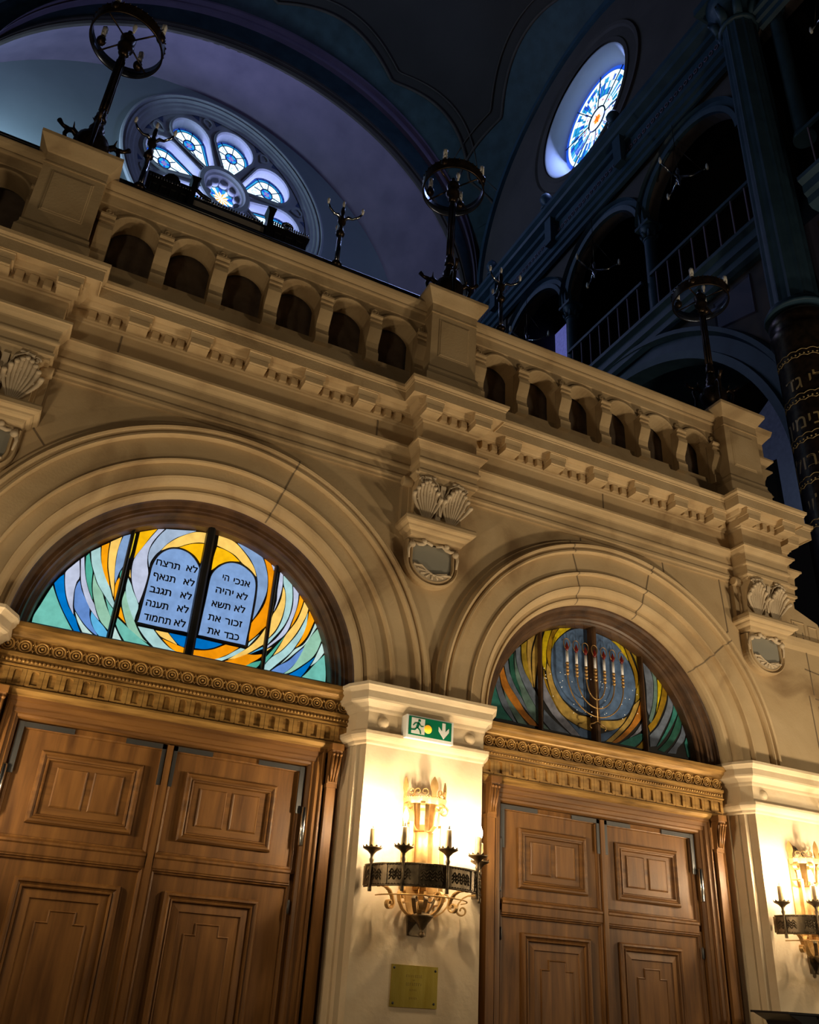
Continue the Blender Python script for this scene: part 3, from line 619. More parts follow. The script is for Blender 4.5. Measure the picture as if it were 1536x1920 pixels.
# ------------------------------------------------------------------ doors
def text_mesh(s, h, bold=0.0, depth=0.002):
    # every glyph contour is filled on its own, so overlapping strokes stay solid
    cu = bpy.data.curves.new('t', 'FONT'); cu.body = s; cu.size = h; cu.align_x = 'CENTER'; cu.align_y = 'CENTER'
    o = bpy.data.objects.new('t', cu); C.objects.link(o); bpy.context.view_layer.update()
    src = o.to_curve(bpy.context.evaluated_depsgraph_get()); polys = []
    for sp in src.splines:
        bz = sp.bezier_points
        if len(bz): 
            pts = []; n = len(bz)
            for i in range(n):
                a, b = bz[i], bz[(i+1) % n]; p0, p1, p2, p3 = a.co, a.handle_right, b.handle_left, b.co
                for q in range(4):
                    t = q/4; v = p0*(1-t)**3 + p1*3*t*(1-t)**2 + p2*3*t*t*(1-t) + p3*t**3; pts.append((v.x, v.y))
        else: pts = [(p.co.x, p.co.y) for p in sp.points]
        out = []
        for p in pts:
            if not out or abs(p[0]-out[-1][0])+abs(p[1]-out[-1][1]) > h*.002: out.append(p)
        if len(out) > 3 and abs(out[0][0]-out[-1][0])+abs(out[0][1]-out[-1][1]) < h*.002: out.pop()
        A = sum(out[k][0]*out[(k+1)%len(out)][1]-out[(k+1)%len(out)][0]*out[k][1] for k in range(len(out)))/2
        if abs(A) > 1e-9: polys.append((A, out))
    o.to_curve_clear(); bpy.data.objects.remove(o)
    if not polys: return [], []
    sg = 1 if max(polys, key=lambda p: abs(p[0]))[0] > 0 else -1
    def inside(p, poly):
        r = False; n = len(poly)
        for k in range(n):
            a, b = poly[k], poly[(k+1)%n]
            if (a[1] > p[1]) != (b[1] > p[1]) and p[0] < (b[0]-a[0])*(p[1]-a[1])/(b[1]-a[1])+a[0]: r = not r
        return r
    outers = [p for p in polys if p[0]*sg > 0]; holes = [p for p in polys if p[0]*sg < 0]; V, Fc = [], []
    for A, po in outers:
        hs = [hp for _, hp in holes if inside(hp[0], po) and not any(inside(hp[0], q[1]) and abs(q[0]) < abs(A) for q in outers if q[1] is not po)]
        c2 = bpy.data.curves.new('t', 'CURVE'); c2.dimensions = '2D'; c2.fill_mode = 'BOTH'; c2.extrude = depth
        for pp in [po]+hs:
            s2 = c2.splines.new('POLY'); s2.points.add(len(pp)-1); s2.use_cyclic_u = True
            for k, q in enumerate(pp): s2.points[k].co = (q[0], q[1], 0, 1)
        o2 = bpy.data.objects.new('t', c2); C.objects.link(o2); bpy.context.view_layer.update()
        me = bpy.data.meshes.new_from_object(o2.evaluated_get(bpy.context.evaluated_depsgraph_get()))
        n = len(V); V += [tuple(v.co) for v in me.vertices]; Fc += [tuple(i+n for i in p.vertices) for p in me.polygons]
        bpy.data.objects.remove(o2); bpy.data.meshes.remove(me); bpy.data.curves.remove(c2)
    return V, Fc
def put_text(mb, s, cx, cz, y, h, width=None, bold=0., depth=.0015):
    vs, fs = text_mesh(s, h, bold=bold, depth=depth)
    if not vs: return
    x0 = min(v[0] for v in vs); x1 = max(v[0] for v in vs); z0 = min(v[1] for v in vs); z1 = max(v[1] for v in vs)
    k = (width/(x1-x0)) if width else 1.
    mb.add([(cx+(v[0]-(x0+x1)/2)*k, y-v[2], cz+(v[1])) for v in vs], fs)

def acf(mb, x, w, z0, z1, y):   # small wooden leaf capital
    mb.prism([(y+.03,z0),(y-.012,z0),(y-.016,z0+.05),(y-.035,z0+(z1-z0)*.6),(y-.06,z1-.07),(y-.065,z1-.05),(y+.03,z1-.05)], x-w/2, x+w/2, 'x')
    mb.box(x-w/2-.008,x+w/2+.008,y-.075,y+.03,z1-.05,z1)
    for q in (-1,0,1):
        mb.tube([(x+q*w*.22,y-.02,z0+.01),(x+q*w*.30,y-.04,z0+.10),(x+q*w*.36,y-.068,z1-.09)],[.006,.012,.009],6)
        mb.ball((x+q*w*.36,y-.072,z1-.085),.014,6)
def door(k, dz):
    cx = AC[k]
    root = thing('door_%d' % (k+1), (cx,.45,0), None, None, kind='structure')
    # entablature over the doors
    e = MB()
    prof = [(.47,3.87),(.40,3.87),(.40,3.80),(.17,3.80),(.168,3.765),(.195,3.755),(.20,3.735),(.225,3.715),(.230,3.705),(.262,3.700),(.262,3.596),(.228,3.590),(.228,3.566),(.245,3.56),(.25,3.515),(.236,3.508),(.236,3.498),(.268,3.492),(.270,3.362),(.240,3.352),(.236,3.335),(.262,3.31),(.285,3.30),(.47,3.30)]
    e.prism([(y,z+dz) for y,z in prof], cx-1.375, cx+1.375, 'x')
    ent_ = e.build('door_entablature', M['gild'], root)
    ro = MB()
    for r_, t_ in ((.043,.0085),(.024,.007)): ro.tube([(r_*cos(2*pi*i/20),.252,r_*sin(2*pi*i/20)) for i in range(20)], t_, 6, closed=True)
    ro.lathe(0,.255,0,[(1e-6,-.018),(.008,-.016),(.012,0)],10,'y')
    for q in (-1,1):
        ro.tube([(.050,.254,q*.012),(.0595,.250,q*.036),(.069,.254,q*.012)],.006,5)
    rm = ro.mesh('rosette', M['gild'])
    for i in range(23):
        o = bpy.data.objects.new('rosette', rm); C.objects.link(o); o.location = (cx+(i-11)*.1188, 0, 3.648+dz)
        o.parent = ent_; o.matrix_parent_inverse = world(ent_).inverted()
    bd = MB()
    for i in range(96): bd.ball((cx-1.34+2.68*i/95, .236, 3.536+dz), .0125, 5)
    bd.build('bead_moulding', M['gild'], ent_)
    fl = MB()
    for i in range(23):
        x = cx+(i-11)*.1188
        for dx in (-.042,.042): fl.box(x+dx-.016,x+dx+.016,.250,.275,3.372+dz,3.488+dz)
        fl.prism([(x-.028,3.488+dz),(x-.028,3.455+dz),(x-.020,3.472+dz),(x,3.478+dz),(x+.020,3.472+dz),(x+.028,3.455+dz),(x+.028,3.488+dz)],.250,.275,'y')
        fl.box(x-.055,x+.055,.256,.275,3.366+dz,3.380+dz)
    fl.build('fluted_frieze', M['gild'], ent_)
    # frame
    H = 3.165+dz
    fr = MB()
    prh = [(.55,3.32+dz),(.285,3.32+dz),(.290,3.275+dz),(.305,3.27+dz),(.310,3.235+dz),(.325,3.23+dz),(.33,3.20+dz),(.355,3.195+dz),(.36,3.178+dz),(.385,3.17+dz),(.55,3.17+dz)]
    fr.prism(prh, cx-1.24, cx+1.24, 'x')
    fr.build('door_head', M['woodh'], root)
    jb = MB()
    for s in (-1,1):
        pl = [(1.10,.55),(1.10,.385),(1.118,.36),(1.122,.345),(1.150,.335),(1.155,.31),(1.185,.305),(1.19,.285),(1.205,.285),(1.205,.36),(1.235,.37),(1.30,.37),(1.38,.30),(1.38,.55)]
        jb.prism([(cx+s*x, y) for x, y in pl], 0, 3.33+dz, 'z')
    jb.build('door_jamb', M['wood'], root)
    for s in (-1,1):
        cl = MB(); cl.box(cx+s*1.265-.038,cx+s*1.265+.038,.255,.40,0,3.03+dz).box(cx+s*1.265-.045,cx+s*1.265+.045,.245,.40,3.0+dz,3.03+dz)
        acf(cl, cx+s*1.265, .085, 3.03+dz, 3.33+dz, .25)
        cl.build('colonnette', M['wood'], root)
    # leaves
    for s in (-1,1):
        X = lambda u: cx + s*u
        lf = MB()
        lf.box(min(X(.004),X(1.10)), max(X(.004),X(1.10)), .445, .50, .02, H)
        leaf_ = lf.build('door_leaf', M['wood'], root)
        def R(u0,u1,z0,z1): return rect(min(X(u0),X(u1)), max(X(u0),X(u1)), z0+dz, z1+dz)
        bd = MB()   # rim of the leaf and middle rail
        for (u0,u1,z0,z1) in ((.005,1.10,2.36,3.165),(.005,1.10,.05,2.31)):
            bd.loops(R(u0,u1,z0,z1), [(0,.45),(0,.418),(.030,.414),(.036,.424),(.046,.428),(.052,.447)], False)
        bd.prism([(.45,2.285+dz),(.415,2.285+dz),(.408,2.295+dz),(.405,2.355+dz),(.395,2.365+dz),(.395,2.38+dz),(.415,2.39+dz),(.45,2.395+dz)], min(X(.03),X(1.06)), max(X(.03),X(1.06)), 'x')
        bd.build('leaf_frame', M['wood'], leaf_)
        big = [(0,.448),(0,.425),(.012,.410),(.026,.408),(.034,.420),(.046,.426),(.052,.418),(.060,.420),(.068,.446)]
        up = MB(); up.loops(R(.165,.885,2.495,2.985), big, False)
        up.loops(R(.233,.817,2.563,2.917), [(0,.447),(.002,.4445)], True); up.build('upper_panel', M['woodh'], leaf_)
        for (a,b) in ((.285,.495),(.54,.755)):
            q = MB(); q.loops(R(a,b,2.612,2.885), [(0,.446),(0,.439),(.008,.432),(.014,.434)], True); q.build('raised_field', M['wood'], leaf_)
        lo = MB(); lo.loops(R(.155,.855,.30,2.155), big, False); lo.build('lower_moulding', M['wood'], leaf_)
        lo = MB(); lo.loops(R(.223,.787,.368,2.087), [(0,.446),(0,.438),(.055,.430),(.060,.4405)], True); lo.build('lower_panel', M['wood'], leaf_)
        zz = [(.335,.45),(.665,.45),(.665,1.895),(.590,1.895),(.590,1.968),(.410,1.968),(.410,1.895),(.335,1.895)]
        st = MB(); st.loops([(X(a),z+dz) for a,z in zz], [(0,.441),(0,.434),(.007,.430),(.013,.436)], True); st.build('stepped_panel', M['wood'], leaf_)
        # steel corner straps
        sp = MB()
        for (u0,u1) in ((.03,.33),(.70,1.075)):
            sp.box(min(X(u0),X(u1)),max(X(u0),X(u1)),.402,.414,3.122+dz,3.158+dz)
        sp.box(min(X(.03),X(.058)),max(X(.03),X(.058)),.402,.414,2.86+dz,3.158+dz)
        sp.box(min(X(1.045),X(1.085)),max(X(1.045),X(1.085)),.400,.414,2.80+dz,3.158+dz)
        sp.build('corner_strap', M['strap'], leaf_)
        hg = MB(); hz = 2.56+dz
        if (k,s) == (1,-1):
            hg.lathe(X(1.108),.375,hz-.12,[(.010,0),(.018,.01),(.010,.03),(.016,.05),(.021,.08),(.021,.38),(.016,.40),(.021,.42),(.012,.44)],12)
        else:
            hg.lathe(X(1.108),.375,hz,[(.018,0),(.024,.006),(.024,.284),(.018,.29)],14)
        hg.build('hinge', M['hinge'] if (k,s) != (1,-1) else M['strap'], leaf_)
        h2 = MB(); h2.lathe(X(1.075),.405,2.08+dz,[(.004,0),(.011,.01),(.011,.09),(.004,.10)],10); h2.build('small_hinge', M['strap'], leaf_)
        if s == 1:
            mb_ = MB(); mb_.box(X(-.022),X(.022),.392,.45,.05,H-.01); mb_.build('meeting_strip', M['wood'], leaf_)
    return root
door(0, .0); door(1, -.035)

# ------------------------------------------------------------------ fanlights
FP = [(1.385,.20),(1.370,.215),(1.360,.24),(1.335,.255),(1.330,.27),(1.305,.275),(1.298,.29),(1.280,.295),(1.270,.33),(1.252,.345),(1.248,.36),(1.228,.37),(1.220,.385),(1.212,.47)]
def fan(k, data, glass, text=False):
    cx = AC[k]; dz = (0,-.035)[k]
    root = thing('window_%d' % (k+1), (cx,.45,3.85), None, None, kind='structure')
    f = MB().arch(cx, ZC, FP, -1, 181, 96); f.build('arched_frame', M['wood_shaded'], root)
    sill = MB().prism([(.38,3.80+dz),(.38,3.865+dz),(.40,3.885+dz),(.47,3.885+dz),(.47,3.80+dz)], cx-1.23, cx+1.23, 'x'); sill.build('frame_sill', M['lead'], root)
    r = 1.222; a0 = math.degrees(math.asin((3.875+dz-ZC)/r))
    pts = [(cx+r*cos(rad(a0+(180-2*a0)*i/60)), ZC+r*sin(rad(a0+(180-2*a0)*i/60))) for i in range(61)]
    MB().prism(pts, .468, .478, 'y').build('lead_cames', M['lead'], root)
    keys = list(glass); g = MB(); tabs = []
    for line in data.strip().split('\n'):
        t = line.split(); ps = [tuple(int(c)/1000 for c in q.split(',')) for q in t[1:]]
        # smooth the traced outline a little between its corners
        out = []; n = len(ps)
        for i in range(n):
            p0, p1, p2, p3 = ps[i-1], ps[i], ps[(i+1)%n], ps[(i+2)%n]
            def ang(a,b,c):
                u = Vector((b[0]-a[0],b[1]-a[1])); v = Vector((c[0]-b[0],c[1]-b[1]))
                return abs(u.angle(v)) if u.length > 1e-6 and v.length > 1e-6 else 0
            s1 = ang(p0,p1,p2) < .6; s2 = ang(p1,p2,p3) < .6
            out.append(p1)
            m1_ = ((p2[0]-p0[0])/2,(p2[1]-p0[1])/2) if s1 else (p2[0]-p1[0],p2[1]-p1[1])
            m2_ = ((p3[0]-p1[0])/2,(p3[1]-p1[1])/2) if s2 else (p2[0]-p1[0],p2[1]-p1[1])
            for tt in (.33,.67):
                h = (2*tt**3-3*tt**2+1, tt**3-2*tt**2+tt, -2*tt**3+3*tt**2, tt**3-tt**2)
                out.append(tuple(h[0]*p1[c]+h[1]*m1_[c]+h[2]*p2[c]+h[3]*m2_[c] for c in (0,1)))
        g.prism(out, .460, .467, 'y', keys.index(t[0]))
        if t[0] == 'tb': tabs.append(out)
    gl = g.build('stained_glass', [glass[q] for q in keys], root)
    for (dx, w_, y0) in ((-.625,.030,.41),(0,.068,.37),(.625,.030,.41)):
        if k == 1: w_ *= .85
        zt = ZC + math.sqrt(1.25**2-dx**2)
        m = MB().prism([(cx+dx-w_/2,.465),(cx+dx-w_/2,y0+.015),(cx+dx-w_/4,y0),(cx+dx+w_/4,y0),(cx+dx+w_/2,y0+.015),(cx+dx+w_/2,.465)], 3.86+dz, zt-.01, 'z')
        m.build('glazing_bar', M['lead'] if k == 0 else M['wood_shaded'], root)
    if text:
        for tb_ in tabs: MB().tube([(p[0],.459,p[1]) for p in tb_], .0085, 6, closed=True).build('tablet_border', M['lead'], root)
        tm = MB()
        for w, xl, xr, zc in WORDS:
            for ox, oz in ((0,0),(.0035,0),(.0018,.003),(0,.003)): put_text(tm, w[::-1], (xl+xr)/2+ox-.002, zc-.010+oz, .4585, .084, xr-xl, depth=.0008)
        tm.build('tablet_lettering', M['engrave'], root)
    return root
fan(0, FAN1, GLIT, True); fan(1, FAN2, GDIM)

# hanging wire candelabrum decoration in front of the unlit fanlight
t = thing('hanging_menorah', (5.22,.36,3.95), 'wire seven-branched candelabrum decoration hanging before the unlit fanlight', 'decoration')
cxm, ym = 5.215, .355
for i in range(-3,4):
    x = cxm + i*.112; r = abs(i)*.112
    arm = MB()
    if i:
        zb = 4.42 - .0*r; z0 = 4.42 + .0; cz0 = 4.43
        pth = [(cxm + (r*1.0)*(1 if i>0 else -1)*cos(a), ym, 4.43 - (.10+.78*r)*sin(a)) for a in [pi/2*q/10 for q in range(11)]]
        pth = [(x, ym, 4.54)] + pth; arm.tube(pth, .0065, 6)
    else: arm.tube([(x,ym,4.54),(x,ym,4.02)], .007, 6)
    for q in range(4): arm.ball((x, ym, 4.545-.035*q), .018, 6)
    arm.build('arm', M['gilt'], t)
    MB().lathe(x,ym,4.555,[(.013,0),(.013,.115)],10).build('candle_tube', M['tubew'], t)
    fo = MB(); fo.tube([(x+.036*sin(2*pi*q/16)*(1 if 1 else 0)*(1-.25*cos(2*pi*q/16)), ym, 4.745-.058*cos(2*pi*q/16)) for q in range(16)], .004, 5, closed=True); fo.build('flame_wire', M['gilt'], t)
    MB().lathe(x,ym,4.67,[(.006,0),(.017,.02),(.019,.04),(.010,.075),(.001,.10)],10).build('flame_bulb', M['flame'], t)
    zt = ZC+math.sqrt(1.25**2-(x-5.24)**2)
    if i: MB().tube([(x,ym,4.80),(x,ym+.01,zt-.02)], .0012, 4).build('hanging_wire', M['lead'], t)
b = MB()
for s in (-1,1): b.tube([(cxm,ym,4.03),(cxm+s*.05,ym,4.00),(cxm+s*.085,ym,3.99),(cxm+s*.095,ym,3.96),(cxm+s*.075,ym,3.945)], .007, 6)
b.build('foot', M['gilt'], t)
sp = MB(); rr = random.Random(4)
for i in range(46):
    a = rr.uniform(-.3,3.6); r_ = rr.uniform(.40,.66) if i < 30 else rr.uniform(0,.38)
    x = cxm+r_*cos(a)*(.95); z = 4.45-r_*abs(sin(a))*.75
    if z > 3.93: sp.ball((x, ym+.03, z), .0042, 4)
tag(sp.build('fairy_lights', plain('tiny_clear_bulbs', (.9,.88,.8), .1, emit=(1,.9,.7), es=.6)), 'tiny clear string lights scattered over the unlit fanlight', 'string lights', kind='stuff')

# ------------------------------------------------------------------ exit sign and plaque
t = thing('exit_sign', (3.18,-.05,3.41), 'green running man exit sign with down arrow on the central pier capital', 'sign')
MB().box(2.962,3.392,-.10,-.008,3.408,3.592).build('housing', M['white'], t)
MB().box(2.982,3.372,-.104,-.098,3.432,3.582).build('green_face', M['green'], t)
g = MB(); yy = -.1065
g.prism(rect(3.005,3.125,3.445,3.572), yy, yy+.003).build('white_doorway', M['white'], t)
g = MB()
g.prism([(3.285,3.570),(3.315,3.570),(3.315,3.50),(3.348,3.535),(3.348,3.500),(3.300,3.440),(3.252,3.500),(3.252,3.535),(3.285,3.50)], yy, yy+.003)
g.build('down_arrow', M['white'], t)
mn = MB(); yy = -.1085
mn.lathe(3.075,yy,3.553,[(1e-6,0),(.012,0),(.012,.002)],14,'y')
def limb(pts, w):
    for a, b in zip(pts, pts[1:]):
        d = (Vector(b)-Vector(a)).normalized(); n = Vector((-d.y,d.x))*w/2
        mn.prism([(a[0]+n.x,a[1]+n.y),(b[0]+n.x,b[1]+n.y),(b[0]-n.x,b[1]-n.y),(a[0]-n.x,a[1]-n.y)], yy, yy+.0015)
limb([(3.072,3.538),(3.055,3.495)], .022); limb([(3.070,3.533),(3.038,3.530),(3.020,3.508)], .009); limb([(3.075,3.530),(3.092,3.508),(3.112,3.512)], .009)
limb([(3.056,3.497),(3.036,3.476),(3.000,3.474)], .012); limb([(3.056,3.497),(3.082,3.478),(3.090,3.448)], .012)
mn.build('running_figure', M['green'], t)
MB().lathe(3.155,-.100,3.497,[(1e-6,-.022),(.02,-.018),(.034,-.008),(.036,0)],18,'y').build('pilot_lamp', M['amber'], t)

t = thing('brass_plaque', (3.19,-.005,1.53), 'engraved brass plaque screwed to the central pier under the sconce', 'plaque')
MB().box(3.005,3.378,-.012,.001,1.530,1.797).build('plate', M['brass'], t)
for (x,z) in ((3.024,1.776),(3.358,1.770),(3.026,1.553),(3.353,1.560)):
    MB().lathe(x,-.012,z,[(1e-6,-.006),(.006,-.006),(.009,0)],12,'y').build('screw', M['strap'], t)
e = MB()
rr = random.Random(9)      # worn engraving, too faint in the photograph to be read
for z, h, hw in ((1.728,.016,.062),(1.703,.008,.008),(1.676,.018,.060),(1.640,.011,.030),(1.588,.013,.030)):
    x = 3.185-hw
    while x < 3.185+hw:
        g_ = h*rr.uniform(.45,.75); k = rr.choice((0,1,2))
        e.box(x,x+h*.10,-.0128,-.0118,z-h/2,z+h/2)
        if k: e.box(x,x+g_*.8,-.0128,-.0118,z+h/2-h*.10,z+h/2)
        if k > 1: e.box(x,x+g_*.8,-.0128,-.0118,z-h/2,z-h/2+h*.10)
        x += g_+h*.30
e.build('engraved_text', M['engrave'], t)

# ------------------------------------------------------------------ candle sconces
def spiral(cx, cz, r0, r1, a0, a1, n=22): return [(cx+(r0+(r1-r0)*i/n)*cos(rad(a0+(a1-a0)*i/n)), cz+(r0+(r1-r0)*i/n)*sin(rad(a0+(a1-a0)*i/n))) for i in range(n+1)]
def sconce(X0, label):
    Z0 = 2.28; yc = -.03
    t = thing('candle_sconce', (X0,0,Z0), label, 'sconce', 'half-ring candle sconces on the piers')
    P = lambda r, th, z: (X0 + r*cos(rad(th)), yc - r*sin(rad(th)), z)
    RB = .455
    # backplate
    bp = MB(); bp.box(X0-.16,X0+.16,-.012,.0,2.30,2.95); bp.prism([(X0-.13,2.30),(X0+.13,2.30),(X0+.06,2.08),(X0-.06,2.08)],-.02,.0,'y'); bp.build('backplate', M['gilt'], t)
    # band with raised edges, plates and chevrons
    b = MB(); n = 48
    b.grid([[P(RB+d,180*i/n,z) for d,z in ((0,2.285),(.0,2.43),(-.006,2.43),(-.006,2.285),(0,2.285))] for i in range(n+1)], False, 0, False)
    for z in (2.286,2.43): b.tube([P(RB,180*i/n,z) for i in range(n+1)], .0085, 6)
    for i in range(60):
        for z in (2.293,2.423): b.ball(P(RB+.004,3*i+1.5,z), .0055, 4)
    for th in range(0,181,30): b.grid([[P(RB+d,th+q,z) for d,z in ((0,2.292),(.006,2.292),(.006,2.424),(0,2.424))] for q in (-2.2,2.2)], False, 0, False)
    for pl in range(6):
        for q in range(8):
            th0 = pl*30+5.2+q*2.6
            for dzz in (-.022,0,.022):
                za, zb_ = (2.345,2.372) if q % 2 == 0 else (2.372,2.345)
                b.tube([P(RB+.003,th0,za+dzz),P(RB+.003,th0+2.6,zb_+dzz)], .0048, 4)
    b.build('chevron_band', M['iron'], t)
    # five candles
    for th in (14,52,92,132,167):
        x, y, _ = P(RB+.012, th, 0)
        c = MB(); c.lathe(x,y,2.245,[(.012,0),(.014,.005),(.014,.03),(.009,.04),(.009,.185),(.014,.20),(.018,.215),(.011,.23),(.014,.25),(.035,.272),(.066,.288),(.074,.296),(.070,.298),(.030,.284),(.012,.282)],18)
        for q in range(12):
            a = 2*pi*q/12; c.add([(x+.070*cos(a-.2),y+.070*sin(a-.2),2.541),(x+.080*cos(a),y+.080*sin(a),2.557),(x+.070*cos(a+.2),y+.070*sin(a+.2),2.541)],[(0,1,2)])
        cup = c.build('drip_cup', M['iron'], t)
        cd = MB().lathe(x,y,2.530,[(.025,0),(.026,.01),(.0255,.140),(.022,.146),(.009,.147)],14)
        cd.tube([(x+.021,y-.004,2.655),(x+.024,y-.006,2.62),(x+.022,y-.005,2.59)],[.003,.005,.003],5)
        cd.build('candle_sleeve', M['wax'], t)
        MB().lathe(x,y,2.675,[(.012,0),(.011,.025),(.013,.045)],10).build('bulb_socket', M['frost'], t)
        MB().lathe(x,y,2.712,[(.009,0),(.017,.018),(.020,.038),(.015,.062),(.006,.085),(.001,.096)],8).build('flame_bulb', M['bulb'], t)
    # uprights and crown
    for s in (-1,1):
        u = MB(); u.box(X0+s*.135-.016,X0+s*.135+.016,-.115,-.107,2.20,2.77).box(X0+s*.135-.016,X0+s*.135+.016,-.11,0,2.762,2.77).box(X0+s*.135-.016,X0+s*.135+.016,-.11,0,2.20,2.208)
        u.build('upright_bar', M['gilt'], t)
    MB().lathe(X0-.0,-.03,2.30,[(.05,0),(.05,.62)],16).build('central_tube', M['gilt'], t)
    cr = MB(); rc = .17; K = lambda th, z, r=rc: (X0+.0+r*cos(rad(th)), -.03-r*sin(rad(th)), z)
    cr.grid([[K(180*i/24,z,r) for r,z in ((rc,2.905),(rc+.006,2.93),(rc+.010,2.95),(rc-.006,2.95),(rc-.006,2.905))] for i in range(25)], False, 0, False)
    for i in range(26): cr.ball(K(3.5+6.9*i,2.955,rc+.006), .0065, 4)
    cr.build('crown_band', M['gilt'], t)
    for th in (8,90,172):
        c3, s3 = cos(rad(th)), sin(rad(th)); prof_ = [(0,0),(.022,.0),(.020,.035),(.034,.07),(.030,.105),(.012,.14),(0,.155)]
        pts = [(a,z) for a,z in prof_] + [(-a,z) for a,z in reversed(prof_[1:-1])]
        q = MB(); bx, by, bz = K(th, 2.955, rc+.002)
        q.add([(bx - s3*a, by - c3*a - 0*z + (-s3*.10*z)*0 , bz+z) for a,z in pts] + [(bx - s3*a + c3*.006, by - c3*a - s3*.006, bz+z) for a,z in pts],
              [tuple(range(len(pts))), tuple(range(2*len(pts)-1,len(pts)-1,-1))] + [(i,(i+1)%len(pts),len(pts)+(i+1)%len(pts),len(pts)+i) for i in range(len(pts))])
        q.build('crown_leaf', M['gilt'], t)
    for th in (30,48,66,114,132,150):
        sg = 1 if th in (30,66,132) else -1
        pp = spiral(0,.035,.032,.008,-90,330); q = MB()
        q.ribbon([(K(th + sg*a/rc*57.3, 2.955+z, rc)) for a,z in pp], (cos(rad(th)),-sin(rad(th)),0), .014, .005); q.build('crown_scroll', M['gilt'], t)
    for th in (20,62,118,160):      # C scrolls below the crown
        c3, s3 = cos(rad(th)), -sin(rad(th)); pr_ = [(.05,.0),(.085,.005),(.115,.04),(.12,.10),(.13,.15)] + [(.165+.038*cos(rad(a))*(1-.35*(180-a)/360), .165+.038*sin(rad(a))*(1-.35*(180-a)/360)) for a in range(180,-200,-30)]
        q = MB(); q.ribbon([(X0+r*c3, -.03+r*s3, 2.715+z) for r,z in pr_], (-s3,c3,0), .036, .010); q.build('upper_scroll', M['gilt'], t)
    # lower scrolls and pendant
    for th in (22,66,114,158):
        c3, s3 = cos(rad(th)), -sin(rad(th)); G = lambda L_: [(X0+r*c3,-.03+r*s3,2.125+z) for r,z in L_]
        a_ = [(.03,.0),(.08,-.005),(.13,.005),(.18,.035),(.215,.08),(.225,.12)] + spiral(.185,.125,.040,.008,5,400,18)
        q = MB(); q.ribbon(G(a_), (-s3,c3,0), .034, .010); q.build('lower_scroll', M['gilt'], t)
        b_ = [(.445,.155),(.42,.165),(.37,.16),(.33,.14),(.30,.105),(.285,.07)] + spiral(.325,.055,.042,.010,170,560,20)
        q = MB(); q.ribbon(G(b_), (-s3,c3,0), .034, .010); q.build('outer_scroll', M['gilt'], t)
    for th in (44,90,136):
        c3, s3 = cos(rad(th)), -sin(rad(th)); G = lambda L_: [(X0+r*c3,-.03+r*s3,2.125+z) for r,z in L_]
        q = MB(); q.ribbon(G([(.03,.0),(.07,.02),(.10,.06),(.12,.11)]+spiral(.085,.12,.036,.008,0,-330,14)), (-s3,c3,0), .030, .009); q.build('inner_scroll', M['iron'], t)
    r2 = MB(); r2.tube([P(.36,180*i/24,2.235) for i in range(25)], .005, 5); r2.build('lower_ring', M['gilt'], t)
    MB().lathe(X0,-.10,1.975,[(1e-6,0),(.018,.008),(.024,.022),(.018,.038),(.010,.045),(.020,.06),(.045,.10),(.075,.135),(.085,.15),(.065,.158),(.02,.17)],18).build('pendant', M['iron'], t)
    MB().prism([(X0-.085,2.13),(X0+.085,2.13),(X0+.075,1.99),(X0-.075,1.99)],-.02,0,'y').build('pendant_plate', M['iron'], t)
    return t
sc1 = sconce(3.185, 'lit wrought iron half-ring candle sconce on the central pier')
sc2 = copy_tree(sc1, (7.26,0,2.28), 'lit wrought iron candle sconce on the right pier, cut by the right edge')
sc3 = copy_tree(sc1, (-.74,0,2.28), 'lit wrought iron candle sconce on the left pier, beyond the left edge')
wl = MB(); wl.tube([(7.20,-.02,3.06),(7.21,-.04,3.03),(7.25,-.05,3.0),(7.27,-.05,2.96)],[.010,.007,.007,.006],6)
tag(wl.build('loose_wire', M['lead']), 'short loose black wire sticking up behind the crown of the right pier sconce', 'wire')
bb = MB().prism([(-.38,0),(-.38,1.60),(-.42,1.645),(-.42,1.665),(-.006,1.665),(-.006,0)], 6.74, 7.9, 'x'); bb.box(6.40,7.9,-.42,-.006,1.652,1.668)
bb.prism([(6.74,1.652),(6.42,1.652),(6.55,1.60),(6.60,1.52),(6.70,1.45),(6.74,1.35)],-.40,-.02,'y')
tag(bb.build('black_cabinet', M['black']), 'top corner of a black cabinet against the right pier at the bottom right corner', 'cabinet')
